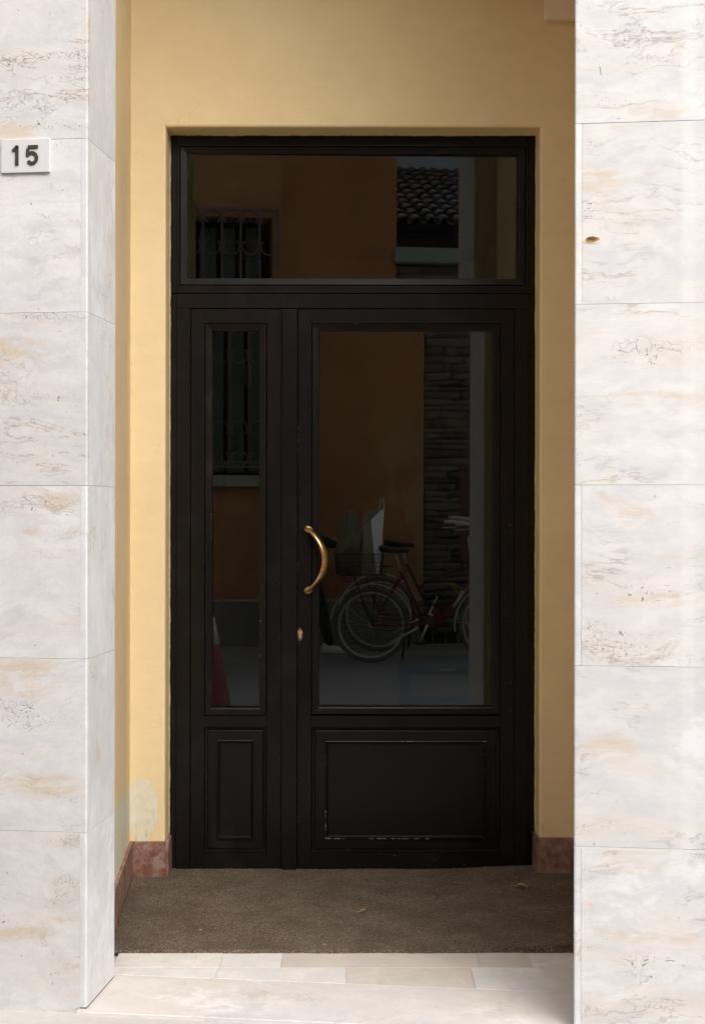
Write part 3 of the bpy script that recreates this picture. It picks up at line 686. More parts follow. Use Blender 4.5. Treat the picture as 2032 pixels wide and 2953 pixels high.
ml = leaf_body(858.5, 1481.5, 898, 1442, 906, 1448, 'main_leaf')
MB().ring(PX(900), PX(1440), PZ(2060), PZ(933.5), BEAD).build('glazing_bead', 'door', ml)
pane('glass_pane', 919, 1421, 952, 2041, ml, TILT, 0.0, 'glass', 0.030)
pane('inner_glass_pane', 919, 1421, 952, 2041, ml, TILT + 0.001, 0.006, 'glass_inner', 0.056)
leaf_panel(ml, 899.5, 1440.5, 2097.5, 2458.5, 38)
m = MB(); m.box(PX(812.8), PX(857), -0.014, 0.05, PZ(2512), PZ(893), 0.002, 2); m.build('meeting_stile', 'door', door)
m = MB(); m.box(PX(505), PX(1527), 0.0585, 0.064, PZ(2519), PZ(389), 0)
# gap backing: strips behind the seams only, so that the glass openings stay open
g = MB()
for (x0, x1, z0, z1) in ((505, 522, 389, 2519), (1508, 1527, 389, 2519), (544, 556, 885, 2519), (806, 864, 885, 2519), (1476, 1489, 885, 2519), (522.2, 1507.8, 414, 427), (522.2, 1507.8, 817, 850), (556.2, 805.8, 885, 895), (864.2, 1475.8, 885, 895)):
    g.box(PX(x0), PX(x1), 0.0655, 0.070, PZ(z1), PZ(z0))
for (x0, x1, z0, z1) in ((585, 596, 928, 2068), (763, 774, 928, 2068), (894, 905, 928, 2068), (1435, 1446, 928, 2068)):
    g.box(PX(x0), PX(x1), 0.0655, 0.070, PZ(z1), PZ(z0))
for (x0, x1) in ((596.2, 762.8), (905.2, 1434.8)):
    g.box(PX(x0), PX(x1), 0.0655, 0.070, PZ(938), PZ(928)); g.box(PX(x0), PX(x1), 0.0655, 0.070, PZ(2068), PZ(2058))
g.build('rebate', 'gap', door)
m.bm.free()
# brass bow handle
hp, hr = [], []
NH = 36
for i in range(NH + 1):
    u = i / NH * 2 - 1
    x = PX(885) + (1 - abs(u) ** 2.1) * 0.076; z = PZ(1614) - u * 0.132
    y = -0.010 - 0.050 * (1 - abs(u) ** 4)
    k = (1 - abs(u)) ; hp.append((x, y, z)); hr.append((0.0085 + 0.009 * (1 - u * u) ** 1.2 + 0.004 * max(0, abs(u) - 0.86) / 0.14, 0.0065 + 0.0035 * (1 - u * u)))
m = MB()
m.tube(hp, [(b_, a_) for a_, b_ in hr], 14)
hd = m.build('pull_handle', 'brass', ml)
for zz, sgn in ((1523, 1), (1706, -1)):
    m = MB(); q = bmesh.new(); bmesh.ops.create_uvsphere(q, u_segments=18, v_segments=10, radius=1.0)
    for f in q.faces: f.smooth = True
    a = R(-28 * sgn)
    for v in q.verts:
        p = Vector((v.co.x * 0.0195, v.co.y * 0.011, v.co.z * 0.0145)); p = Matrix.Rotation(-a, 3, 'Y') @ p; v.co = p + Vector((PX(890), -0.012, PZ(zz + 4 * sgn)))
    m.merge(q); m.build('handle_foot', 'brass_pad', hd)
for zz in (1523, 1706):
    m = MB(); m.lathe([(0.010, 0.0), (0.010, 0.006), (0.0075, 0.016)], 14, (PX(888), -0.006, PZ(zz)), axis='y'); m.build('handle_post', 'brass', hd)
# lock
lk = MB(); pts = []
for i in range(28):
    a = 2 * math.pi * i / 28; pts.append((PX(865.5) + 0.0125 * math.cos(a) * (1 + 0.08 * math.sin(5 * a)), PZ(1830) + 0.0275 * math.sin(a) * (1 + 0.05 * math.cos(3 * a))))
lk.prism(pts, -0.0008, 0.004); lko = lk.build('lock_surround', 'rust', ml)
cy = MB(); pr = []
zc = PZ(1823); xc = PX(865.8)
for i in range(21):
    a = R(-60 + 300 * i / 20); pr.append((xc + 0.0085 * math.cos(a), zc + 0.0085 * math.sin(a)))
pr = pr[:]; 
pr += [(xc - 0.0044, zc - 0.009), (xc - 0.0044, zc - 0.0225), (xc - 0.0025, zc - 0.0255), (xc + 0.0025, zc - 0.0255), (xc + 0.0044, zc - 0.0225), (xc + 0.0044, zc - 0.009)]
cy.prism(pr, -0.0045, 0.003); cy.build('lock_cylinder', 'lock_brass', ml)
kh = MB(); kh.prism([(xc - 0.0012, zc - 0.0005), (xc + 0.0012, zc - 0.0005), (xc + 0.0008, zc + 0.005), (xc - 0.0008, zc + 0.005)], -0.0052, -0.0040); kh.build('keyhole', 'gap', ml)
# chips in the paint of the mouldings and edges
def chips(parent, runs, y):
    m = MB()
    for (x0, z0, x1, z1, n, ln, wd) in runs:
        for i in range(n):
            k = rnd.random(); x, z = x0 + (x1 - x0) * k, z0 + (z1 - z0) * k; hor = abs(x1 - x0) > abs(z1 - z0)
            l_, w_ = rnd.uniform(0.3, 1) * ln / S, rnd.uniform(0.4, 1) * wd / S
            if not hor: l_, w_ = w_, l_
            ps = []
            for j in range(7):
                a = 2 * math.pi * j / 7; ps.append((PX(x) + l_ * math.cos(a) * rnd.uniform(0.6, 1), PZ(z) + w_ * math.sin(a) * rnd.uniform(0.6, 1)))
            m.prism(ps, y - 0.0004, y + 0.0012)
    return tag(m.build('paint_chips', 'chip', parent), None, kind='stuff')
MX0, MX1, MZ0, MZ1 = 899.5 + 40.5, 1440.5 - 40.5, 2097.5 + 40.5, 2458.5 - 40.5
chips(ml, [(940, MZ1, 1010, MZ1, 7, 6, 1.4), (1060, MZ1, 1180, MZ1, 16, 8, 1.7), (1190, MZ1, 1245, MZ1, 6, 7, 1.7), (1150, MZ0, 1190, MZ0, 6, 6, 1.3), (1392, MZ0, 1402, MZ0, 3, 4, 2),
           (MX0, 2330, MX0, 2418, 9, 5, 1.0), (MX0, 2150, MX0, 2330, 5, 3, 0.7), (MX1, 2140, MX1, 2390, 8, 3, 0.7)], -0.0025)
chips(ml, [(1470, 1500, 1470, 2300, 12, 3, 0.4), (860, 1230, 860, 1300, 6, 5, 1.0), (860, 1500, 860, 2420, 12, 3, 0.8), (871, 2230, 871, 2240, 3, 2, 1.2), (900, 933, 1440, 933, 4, 3, 0.5), (1000, 2450, 1400, 2500, 8, 2, 0.8)], 0.0028)
chips(sl, [(751, 1770, 751, 1900, 4, 3, 0.8), (609, 1470, 609, 1560, 5, 4, 0.8), (806, 1500, 808, 2400, 6, 3, 0.7)], 0.0028)
# wavering sealant line where frame meets plaster
m = MB()
def wav(path, width):
    pl = [m.bm.verts.new(p) for p, _ in path]; ql = [m.bm.verts.new(Vector(p) + Vector(n_) * (width * (0.55 + 0.9 * abs(mnoise.noise(Vector(p) * 9)) + rnd.uniform(0, 0.35)))) for p, n_ in path]
    for i in range(len(path) - 1): m.bm.faces.new((pl[i], pl[i + 1], ql[i + 1], ql[i]))
NS = 220
wav([((DX0 + 0.0003, 0.0088, 0.15 + (DZ1 - 0.15) * i / NS), (1, 0, 0)) for i in range(NS + 1)], 0.004)
wav([((DX1 - 0.0003, 0.0088, 0.16 + (DZ1 - 0.16) * i / NS), (-1, 0, 0)) for i in range(NS + 1)], 0.004)
wav([((DX0 + (DX1 - DX0) * i / NS, 0.0050, DZ1 - 0.0003), (0, 0, -1)) for i in range(NS + 1)], 0.005)
m.build('sealant_line', 'sealant', rec)
# the dark hall behind the glass
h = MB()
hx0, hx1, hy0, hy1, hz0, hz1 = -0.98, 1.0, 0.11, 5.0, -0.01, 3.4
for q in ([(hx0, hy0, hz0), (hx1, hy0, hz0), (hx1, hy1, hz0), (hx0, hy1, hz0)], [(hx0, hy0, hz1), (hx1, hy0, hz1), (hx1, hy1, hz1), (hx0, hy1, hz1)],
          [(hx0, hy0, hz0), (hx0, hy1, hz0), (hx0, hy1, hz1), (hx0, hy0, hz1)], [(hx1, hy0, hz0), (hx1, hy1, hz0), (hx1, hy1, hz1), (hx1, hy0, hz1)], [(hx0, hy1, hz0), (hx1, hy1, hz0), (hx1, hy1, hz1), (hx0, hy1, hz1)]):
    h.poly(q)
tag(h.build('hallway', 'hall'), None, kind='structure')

# ------------------------------------------------------------------ house number
np_ = tag(empty('house_number_plate', F0, -TH), 'small white stone plate with dark number 15 on the left pillar', 'sign')
def pl_x(px): return ((px - CX) * 0.7245 / S - F0.x) / math.cos(TH)
def pl_z(py): return CZ - (py - CY) * 0.7245 / S
px0, px1, pz0, pz1 = pl_x(2), pl_x(145), pl_z(499), pl_z(402)
m = MB(); m.box(px0, px1, -0.009, 0.002, pz0, pz1, 0.0014, 2); m.build('plate', 'plate', np_)
def digit(path, wd, name):
    m = MB(); n = len(path); Lf, Rt = [], []
    for i in range(n):
        a = Vector(path[max(0, i - 1)]); b = Vector(path[min(n - 1, i + 1)]); d = (b - a).normalized()
        if 0 < i < n - 1:
            d1 = (Vector(path[i]) - a).normalized(); d2 = (b - Vector(path[i])).normalized(); c = max(0.35, math.cos(d1.angle(d2) / 2)); d = (d1 + d2).normalized()
        else: c = 1
        nn = Vector((-d.y, d.x)) * wd / 2 / c
        p = Vector(path[i]); Lf.append(p + nn); Rt.append(p - nn)
    for i in range(n - 1):
        q = [Lf[i], Lf[i + 1], Rt[i + 1], Rt[i]]
        a = [m.bm.verts.new((v.x, -0.0130, v.y)) for v in q]; b = [m.bm.verts.new((v.x, -0.0085, v.y)) for v in q]
        m.bm.faces.new(a)
        for k in range(4): m.bm.faces.new((a[k], a[(k + 1) % 4], b[(k + 1) % 4], b[k]))
    return m.build(name, 'digit', np_)
zt, zb_ = pl_z(421.5), pl_z(478)
ws = 9.3 * 0.7245 / S
x1_ = pl_x(49.5)
digit([(x1_, zb_), (x1_, zt)], ws, 'digit')
digit([(pl_x(37), pl_z(437)), (pl_x(44), pl_z(430)), (pl_x(51), pl_z(423))], ws * 0.85, 'digit')
H_ = zt - zb_
pts = [(pl_x(111.5), zt - ws / 2), (pl_x(82.2), zt - ws / 2)]
digit(pts, ws, 'digit')
bowl_c = (pl_x(94.5), zb_ + 0.0205); rx, rz = 0.0135, 0.0158
arcp = [(bowl_c[0] + rx * math.cos(R(a)), bowl_c[1] + rz * math.sin(R(a))) for a in range(128, -150, -12)]
digit([(pl_x(82.2), zt - ws), (pl_x(80.8), zb_ + H_ * 0.44)], ws * 0.95, 'digit')
digit(arcp, ws, 'digit')

# ------------------------------------------------------------------ fallen leaves and crumbs
def floor_xy(px, py, z):
    d = (CZ - z) * S / (py - CY); return (px - CX) * d / S, -L + d * L
def dry_leaf(px, py, ln, wd, rz, label, curl=0.35):
    z = carpet_z((px - CX) / S) + 0.003; x, y = floor_xy(px, py, z); m = MB(); rows = []
    for i in range(9):
        u = i / 8; hw = wd * math.sin(math.pi * min(1, u * 0.97 + 0.02)) ** 0.8; r = []
        for j in range(5):
            v = j / 2 - 1; r.append(m.bm.verts.new((ln * (u - 0.5), hw * v * 0.9, 0.002 + abs(v) * hw * curl * 1.6 + 0.012 * math.sin(u * 3.0) * curl + rnd.uniform(0, 0.001))))
        rows.append(r)
    for i in range(8):
        for j in range(4): m.bm.faces.new((rows[i][j], rows[i][j + 1], rows[i + 1][j + 1], rows[i + 1][j])).smooth = True
    r = tag(empty('dry_leaf', (x, y, z), rz), label, 'leaf', 'dry leaves on the carpet')
    m.build('blade', 'leaf', r); k = MB(); k.tube([(-ln * 0.5, 0, 0.003), (-ln * 0.62, 0.002, 0.006), (-ln * 0.78, 0.004, 0.004)], 0.0009, 5); k.build('stalk', 'leaf', r)
    return r
dry_leaf(1503, 2558, 0.048, 0.012, R(-12), 'larger curled dry leaf on the carpet near the right skirting')
dry_leaf(1050, 2632, 0.034, 0.006, R(20), 'small thin dry leaf lying mid carpet below the main door leaf', 0.5)
def crumb(px, py, r, mat, label, cat):
    z = carpet_z((px - CX) / S) + 0.001; x, y = floor_xy(px, py, z); q = bmesh.new(); bmesh.ops.create_icosphere(q, subdivisions=1, radius=r)
    for v in q.verts: v.co = Vector((v.co.x * 1.5, v.co.y, v.co.z * 0.5)) * rnd.uniform(0.7, 1.3)
    m = MB(); m.merge(q); return tag(m.build('crumb', mat, loc=(x, y, z + r * 0.3)), label, cat)
crumb(580, 2683, 0.005, 'crumb', 'tiny orange crumb on the left half of the carpet', 'crumb')
crumb(734, 2726, 0.006, 'green', 'tiny green plant bit near the carpet front edge', 'plant bit')
crumb(1440, 2573, 0.005, 'leaf', 'brown leaf crumb on the carpet left of the larger dry leaf', 'crumb')
crumb(1612, 2551, 0.005, 'leaf', 'brown leaf crumb at the carpet edge by the right pillar', 'crumb')
crumb(936, 2724, 0.004, 'crumb', 'tiny tan crumb at the middle of the carpet front edge', 'crumb')

#STREET
# ------------------------------------------------------------------ the other side of the street (seen in the panes)
def _ray(px, py, pane):
    c = {'t': (1014.75, 622.75), 'm': (1170.0, 1496.5), 's': (679.5, 1497.5)}[pane]
    n = (Matrix.Rotation(YAW if pane == 't' else 0.0, 3, 'Z') @ Matrix.Rotation(TILT, 3, 'X')) @ Vector((0, -1, 0))
    C = Vector((0, -L, CZ)); d = Vector(((px - CX) / F, 1, -(py - CY) / F)); q = Vector((PX(c[0]), 0.030, PZ(c[1])))
    P = C + d * ((q - C).dot(n) / d.dot(n)); return P, d - n * 2 * d.dot(n)
def RW(px, py, t=0.0, pane='m'):      # photo pixel of a reflection -> (s, z) on the plane t in front of the far wall
    C, d = _ray(px, py, pane); k = (t - (C - OW).dot(NX)) / d.dot(NX)
    P = C + d * k; return (P - OW).dot(UX), P.z
def RG(px, py, z, pane='m'):          # the same for a point on level ground
    C, d = _ray(px, py, pane); P = C + d * ((z - C.z) / d.z); return (P - OW).dot(UX), (P - OW).dot(NX)
TR = 't'
house = tag(empty('orange_house', OW, -TH), 'orange plastered house across the street with a barred window, reflected in the glass', 'house')
e_lo = RW(1222, 1300)[0]; e_hi = e_lo - 0.004
z_cop0, z_cop1 = RW(1240, 758, 0.10, TR)[1], RW(1240, 714, 0.10, TR)[1]
w_r, w_zt = RW(785, 629, 0, TR); w_zb = RW(680, 1371, 0, 's')[1]; w_l = w_r - 1.16
g_r, g_zt = RW(801, 605, 0.16, TR); g_zb = RW(680, 1347, 0.16, 's')[1]
pl_top = RW(680, 1730, 0.03, 's')[1]
m = MB()                               # wall around the window opening
WT = -0.32
for (a, b, c, d) in ((-9, w_l, -0.08, 7.4), (w_r, e_hi, -0.08, 7.4), (w_l, w_r, w_zt, 7.4), (w_l, w_r, -0.08, w_zb)):
    m.box(a, b, WT, 0.0, c, d)
m.build('wall', 'orange', house)
m = MB(); m.box(-9, e_lo, 0.002, 0.035, -0.08, pl_top - 0.025, 0.004); pl = m.build('plinth', 'plinth', house)
m = MB(); m.box(-9, e_lo, 0.002, 0.05, pl_top - 0.025, pl_top, 0.004); m.build('plinth_cap', 'sill', house)
m = MB(); m.box(-9.3, e_hi + 0.12, -0.4, 0.55, 7.4, 7.52); m.build('eave', 'tile', house)
m = MB(); m.box(-9.3, e_hi + 0.12, -5.0, -0.4, 7.4, 8.2); m.build('roof', 'tile', house)
sl_ = RW(680, 1404, 0.09, 's')[1]
m = MB(); m.box(w_l - 0.16, w_r + 0.14, -0.12, 0.10, sl_, w_zb + 0.002, 0.008, 2); m.build('window_sill', 'sill', house)
win = MB(); win.box(w_l - 0.001, w_r + 0.001, WT + 0.004, WT + 0.012, w_zb, w_zt); wino = win.build('window', 'black', house)
sw = (w_r - w_l)
for i, (a, b) in enumerate(((0.30, 0.42), (0.46, 0.60), (0.63, 0.76))):                # folding shutter leaves seen dark green
    m = MB(); x0, x1 = w_r - sw * b, w_r - sw * a
    m.box(x0, x1, WT + 0.05, WT + 0.085, w_zb + 0.02, w_zt - 0.07, 0.004); m.build('shutter', 'shutter', wino)
for a in (0.10, 0.80):
    m = MB(); m.box(w_r - sw * a - 0.13, w_r - sw * a, WT + 0.03, WT + 0.06, w_zb + 0.02, w_zt - 0.05, 0.004); m.build('shutter', 'shutter', wino)
sg_ = RW(706, 1082, WT + 0.088, 's'); m = MB(); m.box(sg_[0] - 0.05, sg_[0] + 0.045, WT + 0.086, WT + 0.090, sg_[1] - 0.10, sg_[1] + 0.10); m.build('notice', simple('dull_notice', (0.06, 0.075, 0.07), 0.6), wino)
m = MB(); m.box(sg_[0] + 0.052, sg_[0] + 0.058, WT + 0.086, WT + 0.094, sg_[1] - 0.10, sg_[1] + 0.10); m.build('notice_edge', simple('yellowed_edge', (0.62, 0.52, 0.30), 0.6), wino)
# grille: bars with collars and pairs of scrolls
gr = empty('window_grille'); gr.parent = house
GT = 0.16; nb = 8; sp = (g_r - (w_l - 0.06)) / (nb - 1)
rows = []
for py_a, py_b, sx_ in ((632, 708, TR), (945, 1021, 's'), (1241, 1319, 's')):
    rows.append((RW(680, py_a, GT, sx_)[1], RW(680, py_b, GT, sx_)[1]))
barm = None
def scroll(sgn):
    m = MB(); r = sp * 0.42
    m.lathe([(0.010, -0.012), (0.022, -0.006), (0.022, 0.006), (0.010, 0.012)], 8, (0, 0, 0))
    m.tube([(sp / 2 + x, y, sgn * (zz + 0.012)) for x, y, zz in arc(0, 0, r, -40, 220, 14)], 0.011, 5)
    for sd_ in (-1, 1):
        m.tube([(sd_ * (0.012 + 0.034 * k), 0, -sgn * (0.008 + 0.030 * math.sin(k * 2.2))) for k in (0, 0.35, 0.7, 1.0)], 0.009, 5)
    return m
first_b = None; firsts = {}
for i in range(nb):
    x = g_r - i * sp
    if i == 0:
        m = MB(); m.tube([(0, 0, g_zb), (0, 0, g_zt)], 0.0125, 6); first_b = m.build('bar', 'iron', gr, loc=(x, GT, 0))
    else:
        link_copy(first_b, gr, (x, GT, 0))
        for (za, zb) in rows:
            for z, sgn in ((za, 1), (zb, -1)):
                if sgn not in firsts: firsts[sgn] = scroll(sgn).build('scroll', 'iron', gr, loc=(x, GT, z))
                else: link_copy(firsts[sgn], gr, (x, GT, z))
for z in (g_zt, g_zb, g_zb + 0.045):
    m = MB(); m.box(g_r - (nb - 1) * sp, g_r, GT - 0.014, GT + 0.014, z - 0.008, z + 0.008); m.build('rail', 'iron', gr)
for z in (g_zt, g_zb):
    for x in (g_r, g_r - (nb - 1) * sp):
        m = MB(); m.box(x - 0.009, x + 0.009, -0.02, GT - 0.015, z - 0.008, z + 0.008); m.build('bracket', 'iron', gr)

# stone yard wall to the right, with its coping
yard = tag(empty('yard_wall', OW, -TH), 'rough dark stone yard wall with pale coping beside the orange house, reflected in the glass', 'wall')
s_end = e_hi + 4.6
m = MB(); m.box(e_hi + 0.002, s_end, -0.40, -0.062, -0.08, z_cop0, 0); m.build('core', 'stone_mortar', yard)
cl = 0
x = e_hi - 0.03
while x < s_end:
    ln = rnd.uniform(1.1, 1.4); m = MB(); m.box(x, min(x + ln, s_end) - 0.006, -0.46, 0.10, z_cop0, z_cop1, 0.008, 2); m.build('coping_stone', 'coping', yard); x += ln
# stones, laid in rough courses; a few shapes, many placements
shapes = []
for k in range(8):
    b = bmesh.new(); bmesh.ops.create_cube(b, size=1.0); bmesh.ops.subdivide_edges(b, edges=list(b.edges), cuts=1, use_grid_fill=True)
    for v in b.verts:
        d = v.co.copy(); rr = Vector((d.x * 2, d.y * 2, d.z * 2)); f = 1 - 0.10 * (max(0, rr.length - 1.05))
        v.co = Vector((d.x * f * rnd.uniform(0.84, 1.10), d.y * f * rnd.uniform(0.6, 1.2), d.z * f * rnd.uniform(0.70, 1.18)))
    for f_ in b.faces: f_.smooth = True
    m = MB(); m.merge(b); o = m.build('stone', 'stone' if k % 3 else 'stone_dark'); shapes.append(o)
z = -0.02; n_st = 0; used = set(); vis = []
while z < z_cop0 - 0.03:
    hgt = rnd.uniform(0.048, 0.095); x = e_hi + rnd.uniform(-0.02, 0.03); lim = e_hi + 0.86
    while x < lim and n_st < 300:
        ln = rnd.uniform(0.08, 0.30)
        vis.append((x + ln / 2, z + hgt / 2, ln - rnd.uniform(0.0, 0.020), hgt - rnd.uniform(-0.004, 0.016))); x += ln; n_st += 1
    z += hgt
rest = MB()
for i, (x, zz, ln, hg) in enumerate(vis):
    if x - ln / 2 < e_lo + 0.002: x, ln = (x + ln / 2 + e_lo + 0.004) / 2, x + ln / 2 - e_lo - 0.004
    if ln < 0.03: continue
    k = rnd.randrange(8); loc, sc_ = (x, -0.062 + rnd.uniform(-0.004, 0.010), zz), (ln, rnd.uniform(0.05, 0.075), hg); rt = (R(rnd.uniform(-6, 6)), R(rnd.uniform(-5, 5)), R(rnd.uniform(-5, 5)))
    if k not in used: used.add(k); o = shapes[k]; o.parent = yard; o.location = loc; o.scale = sc_; o.rotation_euler = rt
    else: link_copy(shapes[k], yard, loc, rt, sc_)
for k in range(8):
    if k not in used: bpy.data.objects.remove(shapes[k])
z = -0.02                                # farther along: the same masonry as one mass
while z < z_cop0 - 0.03:
    hgt = rnd.uniform(0.05, 0.095); x = e_hi + 0.90
    while x < s_end:
        ln = rnd.uniform(0.10, 0.32); rest.box(x + 0.008, x + ln - 0.008, -0.09, -0.045 + rnd.uniform(0, 0.02), z + 0.007, z + hgt - 0.007, 0.006, jit=0.004); x += ln
    z += hgt
tag(rest.build('stonework', 'stone', yard), None, kind='stuff')
# rusty ribbed sheet leaning on the wall, and a dark cellar slot
rs = RW(1326, 1360, 0.03); rz0 = RW(1340, 1620, 0.03)[1]; rz1 = RW(1340, 1357, 0.03)[1]
sh = tag(empty('ribbed_panel', OW, -TH), 'rusty vertical ribbed panel fixed to the stone wall, seen dimly in the glass', 'panel')
m = MB(); m.box(rs[0], rs[0] + 0.62, 0.004, 0.008, rz0, rz1); m.build('sheet', 'rib_rust', sh)
for i in range(14):
    x = rs[0] + 0.02 + i * 0.045; m = MB(); m.box(x, x + 0.018, 0.009, 0.026, rz0, rz1, 0.003); m.build('rib', 'rib_rust', sh)
cs = RW(1190, 1832, -0.02); ce = RW(1375, 1866, -0.02)
cv = tag(empty('cellar_vent', OW, -TH), 'black cellar vent slot low in the stone wall behind the bicycles', 'vent')
m = MB(); m.box(cs[0], ce[0] + 0.25, -0.03, -0.006, ce[1], cs[1] + 0.02, 0.003); m.build('opening', 'black', cv)
for i in range(6):
    x = cs[0] + 0.06 + i * 0.13; m = MB(); m.box(x, x + 0.012, -0.005, 0.004, ce[1] + 0.004, cs[1] + 0.016); m.build('bar', 'iron', cv)

# low house behind the yard wall: tiled roof and a taller pale wall
RT0 = -4.62; rs0, rze = RW(1240, 640, RT0, TR); rtop = RW(1240, 486, RT0 - 3.5, TR)[1]
low = tag(empty('low_house', OW, -TH), 'low house with old curved roof tiles behind the stone yard wall, reflected in the transom', 'house')
lx0, lx1 = e_hi - 1.3, e_hi + 5.0
m = MB(); m.box(lx0, lx1, RT0 - 3.4, RT0 - 0.35, -0.08, rze - 0.12); m.build('wall', 'brick_dark', low)
slope = math.atan2(rtop - rze, 3.5)
m = MB(); b = bmesh.new()
for (t_, z_) in ((RT0, rze - 0.03), (RT0 - 3.6, rze - 0.03 + 3.6 * math.tan(slope))):
    for x in (lx0, lx1):
        b.verts.new((x, t_, z_)); b.verts.new((x, t_, z_ - 0.10))
bmesh.ops.convex_hull(b, input=list(b.verts)); m.merge(b); roof = m.build('roof', 'brick_dark', low)
def tile_mesh(mat, up):
    m = MB(); rows_ = []
    for j in range(4):
        u = j / 3; r = (0.082 - 0.020 * u) if up else (0.070 + 0.016 * u); row = []
        for i in range(9):
            a = math.pi * i / 8; row.append((r * math.cos(a), -0.43 * u, (r * 1.0 * math.sin(a)) if up else (-r * 0.5 * math.sin(a) + 0.035)))
        rows_.append(row)
    V = [[m.bm.verts.new(p) for p in r] for r in rows_]; W = [[m.bm.verts.new((p[0] * 0.86, p[1], p[2] * 0.86 - (0 if up else 0.012))) for p in r] for r in rows_]
    for j in range(3):
        for i in range(8):
            m.bm.faces.new((V[j][i], V[j][i + 1], V[j + 1][i + 1], V[j + 1][i])).smooth = True; m.bm.faces.new((W[j][i], W[j][i + 1], W[j + 1][i + 1], W[j + 1][i])).smooth = True
    for i in range(8): m.bm.faces.new((V[0][i], V[0][i + 1], W[0][i + 1], W[0][i])); m.bm.faces.new((V[3][i], V[3][i + 1], W[3][i + 1], W[3][i]))
    for i in (0, 8):
        for j in range(3): m.bm.faces.new((V[j][i], V[j + 1][i], W[j + 1][i], W[j][i]))
    return m
tiles = [tile_mesh(mt, True).build('roof_tile', mt, roof) for mt in ('tile', 'tile_grey', 'tile_rust', 'tile')]
n_t = 0
sp_t = 0.184; exp_t = 0.335; first = set()
colx = [e_hi + 0.02 + sp_t * i for i in range(-3, 15)]
for ci, x in enumerate(colx):
    for j in range(11):
        d = j * exp_t - 0.06
        k = rnd.choice((0, 1, 1, 2, 3)); loc = (x + rnd.uniform(-0.008, 0.008), RT0 - d * math.cos(slope), rze - 0.028 + d * math.sin(slope) + 0.024 + rnd.uniform(0, 0.008))
        rt = (-slope + R(3.2), R(rnd.uniform(-4, 4)), R(rnd.uniform(-2.5, 2.5)))
        if k not in first: first.add(k); o = tiles[k]; o.location = loc; o.rotation_euler = rt
        else: link_copy(tiles[k], roof, loc, rt)
# valley tiles and the far part of the roof as one mass
vm_ = MB()
for x in [lx0 + 0.1 + sp_t * i for i in range(int((lx1 - lx0 - 0.2) / sp_t))]:
    inner = colx[0] - 0.1 < x < colx[-1] + 0.1
    if inner: continue
    for j in range(11):
        d = j * exp_t - 0.06; t_ = tile_mesh('tile', True); mt = Matrix.Translation((x, RT0 - d * math.cos(slope), rze - 0.004 + d * math.sin(slope))) @ Matrix.Rotation(-slope + R(3.2), 4, 'X')
        vm_.merge(t_.bm, mt)
tag(vm_.build('far_roof_tiles', 'tile', roof), None, kind='stuff')
m = MB(); m.box(lx0, lx1, RT0 - 0.03, RT0 + 0.02, rze - 0.13, rze - 0.035); m.build('fascia', 'black', low)
pale = tag(empty('pale_building', OW, -TH), 'tall pale rendered building behind the tiled roof, at the top of the transom reflection', 'building')
m = MB(); m.box(lx0 - 2, lx1 + 3, RT0 - 8.5, RT0 - 3.7, -0.08, rtop + 1.6); m.build('wall', 'pale_wall', pale)
m = MB(); m.box(lx0 - 2.2, lx1 + 3.2, RT0 - 8.7, RT0 - 3.5, rtop + 1.6, rtop + 1.75); m.build('roof', 'tile', pale)

# ------------------------------------------------------------------ bicycles
M['tyre'] = simple('grey_tyre_rubber', (0.12, 0.115, 0.10), 0.85)
M['tyre_black'] = simple('black_rubber', (0.02, 0.02, 0.02), 0.8)
M['chrome'] = simple('dull_chrome', (0.60, 0.61, 0.62), 0.34, 1.0, 0.1, 40)
M['alu_bright'] = simple('pale_polished_metal', (0.80, 0.82, 0.83), 0.35, 0.35, 0.08, 40)
M['alu'] = simple('aluminium', (0.60, 0.61, 0.61), 0.4, 0.9, 0.1, 40)
M['bike_red'] = simple('dark_red_frame_paint', (0.16, 0.016, 0.020), 0.35, 0, 0.1, 20)
M['bike_dark'] = simple('dark_frame_paint', (0.10, 0.018, 0.022), 0.4, 0, 0.1, 20)
M['saddle'] = simple('black_saddle', (0.015, 0.015, 0.016), 0.45)
M['grip'] = simple('cream_grip', (0.58, 0.54, 0.46), 0.6)
M['decal'] = simple('pale_blue_decal', (0.45, 0.60, 0.66), 0.4, 0, 0.5, 220)
M['lamp_red'] = simple('red_reflector', (0.35, 0.02, 0.015), 0.3)
M['cable_yellow'] = simple('yellow_lock_cable', (0.50, 0.33, 0.04), 0.5)
def circ(cx, cz, r, n, y=0.0): return [(cx + r * math.cos(2 * math.pi * i / n), y, cz + r * math.sin(2 * math.pi * i / n)) for i in range(n)]
def wheel(parent, cx, r, tyre):
    e_ = empty('wheel', (cx, 0, r)); e_.parent = parent
    MB().tube(circ(0, 0, r - 0.019, 48), 0.019, 8, closed=True).build('tyre', tyre, e_)
    MB().tube(circ(0, 0, r - 0.046, 48), [(0.009, 0.012)] * 48, 6, closed=True).build('rim', 'chrome', e_)
    m = MB()
    for k in range(28):
        a = 2 * math.pi * k / 28; s_ = 1 if k % 2 else -1; a2 = a + 0.5 * (1 if k % 4 < 2 else -1)
        m.tube([(0.022 * math.cos(a2), s_ * 0.028, 0.022 * math.sin(a2)), ((r - 0.05) * math.cos(a), 0, (r - 0.05) * math.sin(a))], 0.0012, 4)
    tag(m.build('spokes', 'alu', e_), None, kind='stuff')
    MB().lathe([(0.012, -0.05), (0.012, -0.034), (0.026, -0.032), (0.026, -0.027), (0.014, -0.022), (0.014, 0.022), (0.026, 0.027), (0.026, 0.032), (0.012, 0.034), (0.012, 0.05)], 12, axis='y').build('hub', 'alu', e_)
